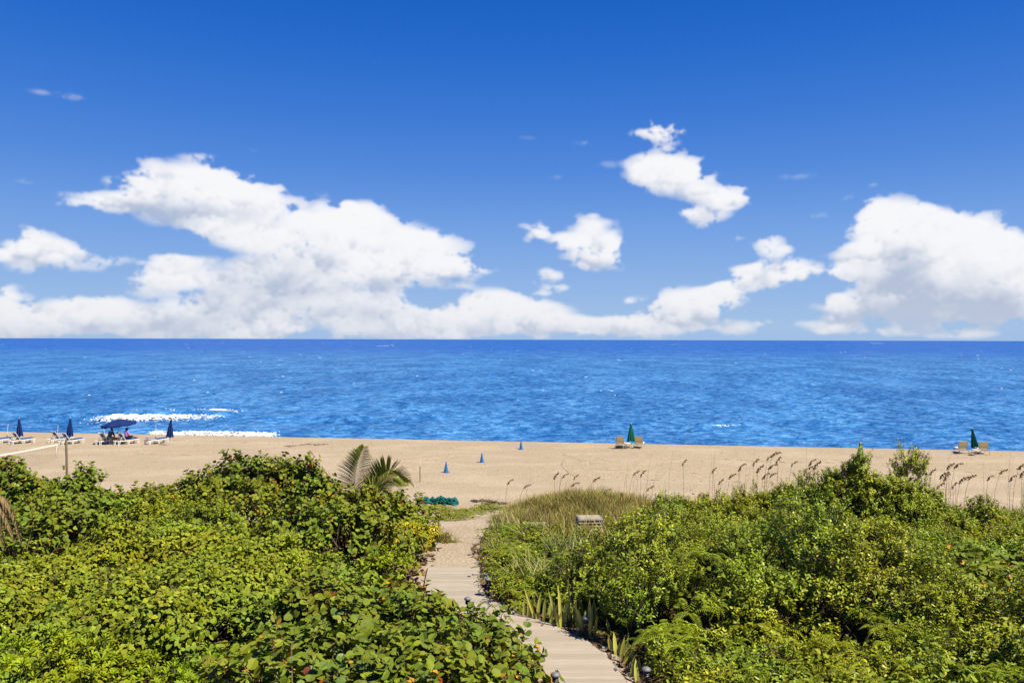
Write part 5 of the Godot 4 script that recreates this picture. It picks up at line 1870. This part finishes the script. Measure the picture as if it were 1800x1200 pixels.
func build_surf() -> void:
	foam_band("breaking_wave_foam", "broad white foam of the breaking wave behind the open umbrella", on_sea(186, 736), on_sea(398, 733), 6.0, 0.6, 11, 520, 0.4)
	foam_band("breaking_wave_foam", "thin white foam line where the same wave starts to curl", on_sea(100, 735), on_sea(186, 731), 0.9, 0.3, 17, 260)
	foam_band("breaking_wave_foam", "short white crest breaking farther out behind the broad foam", on_sea(350, 722), on_sea(410, 725), 2.6, 0.4, 23, 240)
	foam_band("shore_foam", "white swash foam along the sand past the flat lounger", on_sea(308, 769), on_sea(478, 771), 1.3, 0.6, 29, 480)
	foam_band("shore_foam", "low white swash beside the folded umbrella of the flat lounger", on_sea(268, 767), on_sea(305, 768), 0.7, 0.5, 31)
	foam_band("breaking_wave_foam", "small white crest off the beach past the green umbrella", on_sea(1250, 751), on_sea(1296, 750), 0.9, 0.3, 37)
	# white horses
	var r := RandomNumberGenerator.new()
	r.seed = 66
	var v := PackedVector3Array()
	for k in 95:
		var py := 599.0 + 95.0 * pow(r.randf(), 1.9)
		var c := on_sea(r.randf_range(-60, 1860), py + 3.0)
		var size := clampf(-c.z * 0.0012, 0.2, 2.4) * r.randf_range(0.35, 1.3)
		var tall := size * 0.05 + 0.02
		var n := 6
		for i in n:
			var x0 := (i / float(n) - 0.5) * 2.0 * size
			var x1 := ((i + 1) / float(n) - 0.5) * 2.0 * size
			var h0 := tall * maxf(0.05, 1.0 - pow(x0 / size, 2.0)) * r.randf_range(0.5, 1.2)
			var h1 := tall * maxf(0.05, 1.0 - pow(x1 / size, 2.0)) * r.randf_range(0.5, 1.2)
			for p in [Vector3(x0, 0.1, 0.3 * size), Vector3(x1, 0.1, 0.3 * size), Vector3(x0, 0.16 + h0, 0), Vector3(x1, 0.1, 0.3 * size), Vector3(x1, 0.16 + h1, 0), Vector3(x0, 0.16 + h0, 0), Vector3(x0, 0.16 + h0, 0), Vector3(x1, 0.16 + h1, 0), Vector3(x0, 0.0, -0.3 * size), Vector3(x1, 0.16 + h1, 0), Vector3(x1, 0.0, -0.3 * size), Vector3(x0, 0.0, -0.3 * size)]:
				v.append(c + p)
	var o := top_mesh("whitecap_foam", mesh_from(v), mats.foam, "stuff")
	tag(o, "scattered small whitecaps over the open sea", "surf")
	# two motor boats far out
	var white := plain_mat(lin(0.75, 0.75, 0.75), 0.4, 0.5)
	for bt in [[1531, 603.6, 1.0, "small white motorboat trailing a long wake near the horizon"], [688, 608.0, -1.0, "small white motorboat below the cloud bank near the horizon"]]:
		var p := on_sea(bt[0], bt[1])
		var k := -p.z / 1500.0
		var boat := thing("motorboat", bt[3], "boat", p, 0.0 if bt[2] > 0 else PI)
		boat.scale = Vector3.ONE * clampf(k, 0.8, 1.6)
		var st := new_st()
		var ring := []
		for s in [[-3.4, 0.9, 1.3], [-1.5, 1.2, 1.1], [1.5, 1.3, 1.0], [3.6, 1.25, 1.0]]:
			ring.append([Vector3(s[0], -0.2, 0), Vector3(s[0], s[2] + (0.35 if s[0] < -3 else 0.0), -s[1] * (0.15 if s[0] < -3 else 1.0)), Vector3(s[0], s[2] + (0.35 if s[0] < -3 else 0.0), s[1] * (0.15 if s[0] < -3 else 1.0))])
		for i in 3:
			for e in [[0, 1], [1, 2], [2, 0]]:
				tri_out(st, Transform3D(), ring[i][e[0]], ring[i][e[1]], ring[i + 1][e[1]])
				tri_out(st, Transform3D(), ring[i][e[0]], ring[i + 1][e[1]], ring[i + 1][e[0]])
		tri_out(st, Transform3D(), ring[3][0], ring[3][1], ring[3][2])
		part(boat, "hull", done(st), white)
		part(boat, "cabin", box_mesh(Vector3(2.2, 1.2, 1.6), 0.15, Vector3(0.3, 1.6, 0)), white)
		part(boat, "window", box_mesh(Vector3(1.5, 0.4, 1.64), 0.02, Vector3(0.1, 1.75, 0)), mats.navy)
		var wake := new_st()
		for i in 10:
			var x0 := 3.0 + 2.4 * i
			beam_into(wake, Vector3(x0, 0.15, 0), Vector3(x0 + 2.5, 0.12, 0), 1.6 + 0.25 * i, 0.9 - 0.07 * i, 0.05)
		part(boat, "wake", done(wake), mats.foam)

# ---------------------------------------------------------------- people
# A body is one skin drawn round tapered bones: [joint, radius, joint, radius].
func skin(bones: Array, cell: float, blend: float) -> ArrayMesh:
	var lo := Vector3.INF
	var hi := -Vector3.INF
	for b in bones:
		for k in [0, 2]:
			var q := Vector3.ONE * (float(b[k + 1]) + blend + cell * 2.0)
			lo = lo.min(b[k] - q)
			hi = hi.max(b[k] + q)
	var n := Vector3i((hi - lo) / cell) + Vector3i(2, 2, 2)
	var f := PackedFloat32Array()
	f.resize(n.x * n.y * n.z)
	f.fill(9.0)
	for b in bones:
		var a: Vector3 = b[0]
		var e: Vector3 = b[2] - a
		var ll := maxf(e.length_squared(), 1e-9)
		var reach := Vector3.ONE * (maxf(b[1], b[3]) + blend + cell * 2.0)
		var i0 := Vector3i((a.min(b[2]) - reach - lo) / cell).max(Vector3i.ZERO)
		var i1 := Vector3i((a.max(b[2]) + reach - lo) / cell).min(n - Vector3i.ONE)
		for z in range(i0.z, i1.z + 1):
			for y in range(i0.y, i1.y + 1):
				for x in range(i0.x, i1.x + 1):
					var p := lo + Vector3(x, y, z) * cell
					var t := clampf((p - a).dot(e) / ll, 0.0, 1.0)
					var dist := (p - a - e * t).length() - lerpf(b[1], b[3], t)
					var at_i := (z * n.y + y) * n.x + x
					var h := maxf(blend - absf(dist - f[at_i]), 0.0) / blend
					f[at_i] = minf(dist, f[at_i]) - h * h * blend * 0.25
	var id := {}
	var v := PackedVector3Array()
	var nor := PackedVector3Array()
	var step := [1, n.x, n.x * n.y]
	var corner := []
	for k in 8:
		corner.append((k & 1) * step[0] + ((k >> 1) & 1) * step[1] + ((k >> 2) & 1) * step[2])
	var edges := [[0, 1], [2, 3], [4, 5], [6, 7], [0, 2], [1, 3], [4, 6], [5, 7], [0, 4], [1, 5], [2, 6], [3, 7]]
	for z in n.z - 1:
		for y in n.y - 1:
			for x in n.x - 1:
				var i := (z * n.y + y) * n.x + x
				var sign_count := 0
				for k in 8:
					if f[i + corner[k]] < 0.0:
						sign_count += 1
				if sign_count == 0 or sign_count == 8:
					continue
				var sum := Vector3.ZERO
				var m := 0
				for e in edges:
					var fa := f[i + corner[e[0]]]
					var fb := f[i + corner[e[1]]]
					if (fa < 0.0) != (fb < 0.0):
						var t := fa / (fa - fb)
						var pa := Vector3(e[0] & 1, (e[0] >> 1) & 1, (e[0] >> 2) & 1)
						var pb := Vector3(e[1] & 1, (e[1] >> 1) & 1, (e[1] >> 2) & 1)
						sum += pa.lerp(pb, t)
						m += 1
				id[i] = v.size()
				v.append(lo + (Vector3(x, y, z) + sum / m) * cell)
				nor.append(Vector3(f[i + corner[1]] + f[i + corner[3]] + f[i + corner[5]] + f[i + corner[7]] - f[i] - f[i + corner[2]] - f[i + corner[4]] - f[i + corner[6]],
					f[i + corner[2]] + f[i + corner[3]] + f[i + corner[6]] + f[i + corner[7]] - f[i] - f[i + corner[1]] - f[i + corner[4]] - f[i + corner[5]],
					f[i + corner[4]] + f[i + corner[5]] + f[i + corner[6]] + f[i + corner[7]] - f[i] - f[i + corner[1]] - f[i + corner[2]] - f[i + corner[3]]).normalized())
	var idx := PackedInt32Array()
	for z in range(1, n.z - 1):
		for y in range(1, n.y - 1):
			for x in range(1, n.x - 1):
				var i := (z * n.y + y) * n.x + x
				for ax in 3:
					if (f[i] < 0.0) == (f[i + step[ax]] < 0.0):
						continue
					var u: int = step[(ax + 1) % 3]
					var w: int = step[(ax + 2) % 3]
					var q := [id.get(i - u - w, -1), id.get(i - w, -1), id.get(i, -1), id.get(i - u, -1)]
					if q.has(-1):
						continue
					var order := [0, 1, 2, 0, 2, 3] if f[i] > 0.0 else [0, 2, 1, 0, 3, 2]
					for k in order:
						idx.append(q[k])
	return mesh_from(v, PackedColorArray(), PackedVector2Array(), idx, nor)

func both(a: Vector3, ra: float, b: Vector3, rb: float) -> Array:
	var m := Vector3(1, 1, -1)
	return [[a, ra, b, rb], [a * m, ra, b * m, rb]]

func hand_bones(wrist: Vector3, along: Vector3, palm_down: Vector3) -> Array:
	var side := along.cross(palm_down).normalized()
	var out := [[wrist, 0.026, wrist + along * 0.08, 0.03]]
	for k in 4:
		var root := wrist + along * 0.085 + side * (0.03 - 0.02 * k)
		var len: float = [0.062, 0.074, 0.07, 0.055][k]
		var knuckle := root + along * len * 0.55 + palm_down * 0.006
		out.append([root, 0.0095, knuckle, 0.009])
		out.append([knuckle, 0.009, knuckle + (along * 0.6 + palm_down * 0.8).normalized() * len * 0.5, 0.0075])
	var t0 := wrist + along * 0.03 + side * 0.03
	out.append([t0, 0.013, t0 + (along * 0.6 + side * 0.8).normalized() * 0.045, 0.011])
	out.append([t0 + (along * 0.6 + side * 0.8).normalized() * 0.045, 0.011, t0 + (along * 0.6 + side * 0.8).normalized() * 0.045 + (along + palm_down * 0.4).normalized() * 0.03, 0.009])
	return out

func add_person(label: String, where: Vector3, turn: float, j: Dictionary, tones: Dictionary) -> void:
	var o := thing("person", label, "person", where, turn)
	var skin_mat := plain_mat(lin(0.30, 0.17, 0.11), 0.6, 0.4)
	var body := []
	body.append_array([[j.pelvis, 0.135, j.chest, 0.14], [j.chest, 0.13, j.neck, 0.06], [j.neck, 0.055, j.head, 0.06]])
	body.append_array(both(j.pelvis + Vector3(0, -0.01, 0.09), 0.1, j.knee, 0.065))
	body.append_array(both(j.knee, 0.06, j.ankle, 0.042))
	body.append_array(both(j.ankle + Vector3(-0.02, -0.02, 0), 0.042, j.toe, 0.03))
	body.append_array(both(j.chest + Vector3(0.02, 0.09, 0.06), 0.07, j.shoulder, 0.062))
	body.append_array(both(j.shoulder, 0.055, j.elbow, 0.042))
	body.append_array(both(j.elbow, 0.04, j.wrist, 0.028))
	# skull, jaw, nose, ears
	var fwd: Vector3 = j.look
	body.append_array([[j.head + Vector3(0, 0.03, 0) - fwd * 0.015, 0.092, j.head + Vector3(0, 0.04, 0) + fwd * 0.01, 0.09], [j.head + fwd * 0.03 - Vector3(0, 0.035, 0), 0.06, j.head + fwd * 0.055 - Vector3(0, 0.065, 0), 0.035]])
	var st := SurfaceTool.new()
	st.begin(Mesh.PRIMITIVE_TRIANGLES)
	st.append_from(skin(body, 0.02, 0.045), 0, Transform3D())
	var face := fwd.cross(Vector3.UP).normalized()
	var small := [[j.head + fwd * 0.088 + Vector3(0, 0.02, 0), 0.012, j.head + fwd * 0.108 - Vector3(0, 0.012, 0), 0.015]]
	for s in [-1.0, 1.0]:
		small.append([j.head + face * 0.09 * s + Vector3(0, 0.03, 0), 0.018, j.head + face * 0.09 * s - Vector3(0, 0.015, 0), 0.012])
	small.append([j.head + fwd * 0.082 - face * 0.022 - Vector3(0, 0.048, 0), 0.009, j.head + fwd * 0.082 + face * 0.022 - Vector3(0, 0.048, 0), 0.009])
	st.append_from(skin(small, 0.008, 0.012), 0, Transform3D())
	for s in [1.0, -1.0]:
		var m := Vector3(1, 1, s)
		var along: Vector3 = ((j.wrist - j.elbow).normalized() * m)
		var pd := Vector3.DOWN
		st.append_from(skin(hand_bones(j.wrist * m + along * 0.02, along, (pd - along * pd.dot(along)).normalized()), 0.006, 0.012), 0, Transform3D())
	part(o, "body", st.commit(), skin_mat)
	var eyes := new_st()
	for s in [-1.0, 1.0]:
		box_into(eyes, Transform3D(Basis(), j.head + fwd * 0.089 + face * 0.032 * s + Vector3(0, 0.022, 0)), Vector3(0.022, 0.012, 0.022), 0.005)
	part(o, "eyes", done(eyes), plain_mat(lin(0.03, 0.025, 0.02), 0.4, 0.5))
	# shirt: the trunk and arms again, a little fuller
	var shirt := [[j.pelvis + Vector3(0, 0.04, 0), 0.155, j.chest, 0.158], [j.chest, 0.15, j.neck - Vector3(0, 0.03, 0), 0.075]]
	shirt.append_array(both(j.chest + Vector3(0.02, 0.09, 0.06), 0.085, j.shoulder, 0.08))
	shirt.append_array(both(j.shoulder, 0.074, j.shoulder.lerp(j.elbow, tones.sleeve), 0.062))
	if tones.sleeve >= 1.0:
		shirt.append_array(both(j.elbow, 0.06, j.elbow.lerp(j.wrist, 0.8), 0.045))
	part(o, "shirt", skin(shirt, 0.022, 0.05), tones.shirt)
	var pants := both(j.pelvis + Vector3(0, -0.01, 0.08), 0.125, j.pelvis.lerp(j.knee, 0.95) + Vector3(0, 0, 0.01), 0.095)
	pants.append([j.pelvis + Vector3(0, 0.03, -0.06), 0.14, j.pelvis + Vector3(0, 0.03, 0.06), 0.14])
	part(o, "shorts", skin(pants, 0.022, 0.05), tones.pants)
	part(o, "hair", skin([[j.head + Vector3(0, 0.055, 0) - fwd * 0.03, 0.094, j.head + Vector3(0, 0.0, 0) - fwd * 0.045, 0.085], [j.head + Vector3(0, 0.075, 0) + fwd * 0.03, 0.08, j.head + Vector3(0, 0.06, 0) - fwd * 0.02, 0.09]], 0.014, 0.03), tones.hair)
	if tones.has("cap"):
		part(o, "cap", skin([[j.head + Vector3(0, 0.1, 0) - fwd * 0.03, 0.085, j.head + Vector3(0, 0.1, 0) + fwd * 0.03, 0.085], [j.head + Vector3(0, 0.068, 0) + fwd * 0.07, 0.05, j.head + Vector3(0, 0.06, 0) + fwd * 0.16, 0.03]], 0.014, 0.02), tones.cap)

func build_people() -> void:
	var blue := plain_mat(lin(0.06, 0.11, 0.18), 0.9, 0.2)
	var stripe := plain_mat(Color.WHITE, 0.9, 0.2)
	stripe.albedo_texture = noise_image(0.05, 77, 2, 64, Color(0.25, 0.27, 0.36), Color(0.86, 0.86, 0.88))
	triplanar(stripe, Vector3(9, 1.5, 1.5))
	var purple := plain_mat(Color.WHITE, 0.9, 0.2)
	purple.albedo_texture = noise_image(0.09, 78, 3, 64, Color(0.46, 0.25, 0.62), Color(0.86, 0.66, 0.84))
	triplanar(purple, Vector3(3, 3, 3))
	var dark := plain_mat(lin(0.012, 0.01, 0.01), 0.7, 0.3)
	var face := deg_to_rad(58.0)
	# he sits on the near edge of the lounger, bent forward over his knees
	var c1 := on_ground(169, 782.5)
	var dirv := Vector3(cos(face), 0, -sin(face))
	var near := Vector3(sin(face), 0, cos(face))
	var seat := c1 + dirv * 1.0 + near * 0.12
	seat.y = ground(seat.x, seat.z)
	add_person("person in a dark cap and blue jacket bent forward on a lounger", seat, deg_to_rad(-20.0), {
		"pelvis": Vector3(0, 0.55, 0), "chest": Vector3(0.15, 0.90, 0), "neck": Vector3(0.23, 1.06, 0), "head": Vector3(0.29, 1.17, 0), "look": Vector3(0.88, -0.47, 0).normalized(),
		"shoulder": Vector3(0.19, 0.98, 0.19), "elbow": Vector3(0.27, 0.74, 0.25), "wrist": Vector3(0.45, 0.66, 0.12), "knee": Vector3(0.45, 0.52, 0.14), "ankle": Vector3(0.44, 0.09, 0.14), "toe": Vector3(0.60, 0.04, 0.17)},
		{"shirt": blue, "pants": stripe, "hair": dark, "cap": dark, "sleeve": 1.0})
	var c2 := on_ground(202, 782.5)
	var seat2 := c2 + dirv * 0.98
	seat2.y = ground(seat2.x, seat2.z)
	add_person("person in a purple patterned top sitting upright on a lounger facing the sea", seat2, face, {
		"pelvis": Vector3(0, 0.53, 0), "chest": Vector3(-0.01, 0.88, 0), "neck": Vector3(0.01, 1.05, 0), "head": Vector3(0.03, 1.17, 0), "look": Vector3(1, 0, 0),
		"shoulder": Vector3(0.0, 0.98, 0.165), "elbow": Vector3(0.07, 0.74, 0.22), "wrist": Vector3(0.27, 0.66, 0.13), "knee": Vector3(0.44, 0.58, 0.09), "ankle": Vector3(0.82, 0.475, 0.09), "toe": Vector3(0.90, 0.58, 0.1)},
		{"shirt": purple, "pants": dark, "hair": dark, "sleeve": 0.6})

func build_rest() -> void:
	canopy = noise_of(0.55, 81, 2)
	gaps = noise_of(0.8, 83, 2)
	make_sprigs()
	mats.weathered = plain_mat(lin(0.24, 0.23, 0.22), 0.6, 0.35)
	mats.weathered_sling = plain_mat(lin(0.30, 0.27, 0.21), 0.85, 0.2)
	build_boardwalk()
	plant_thicket()
	strew_litter()
	big_leaves()
	plant_dune()
	plant_palms()
	plant_snake_plants()
	plant_edge_ferns()
	print("plants %d ms, bushes %d" % [Time.get_ticks_msec(), bushes.size()])
	build_furniture()
	build_net()
	build_people()
	build_small_things()
	for p in [[858, 1053, "path light at the bend where the sand begins"], [1030, 1127, "path light beside the snake plants"], [1136, 1226, "path light under the glossy shrubs by the lower boardwalk"], [976, 1236, "path light on the sea grape side of the lower boardwalk"], [822, 1090, "path light whose cap shows over the sea grape leaves"]]:
		var w := on_ground(p[0], p[1])
		path_light(p[2], w)
	build_surf()
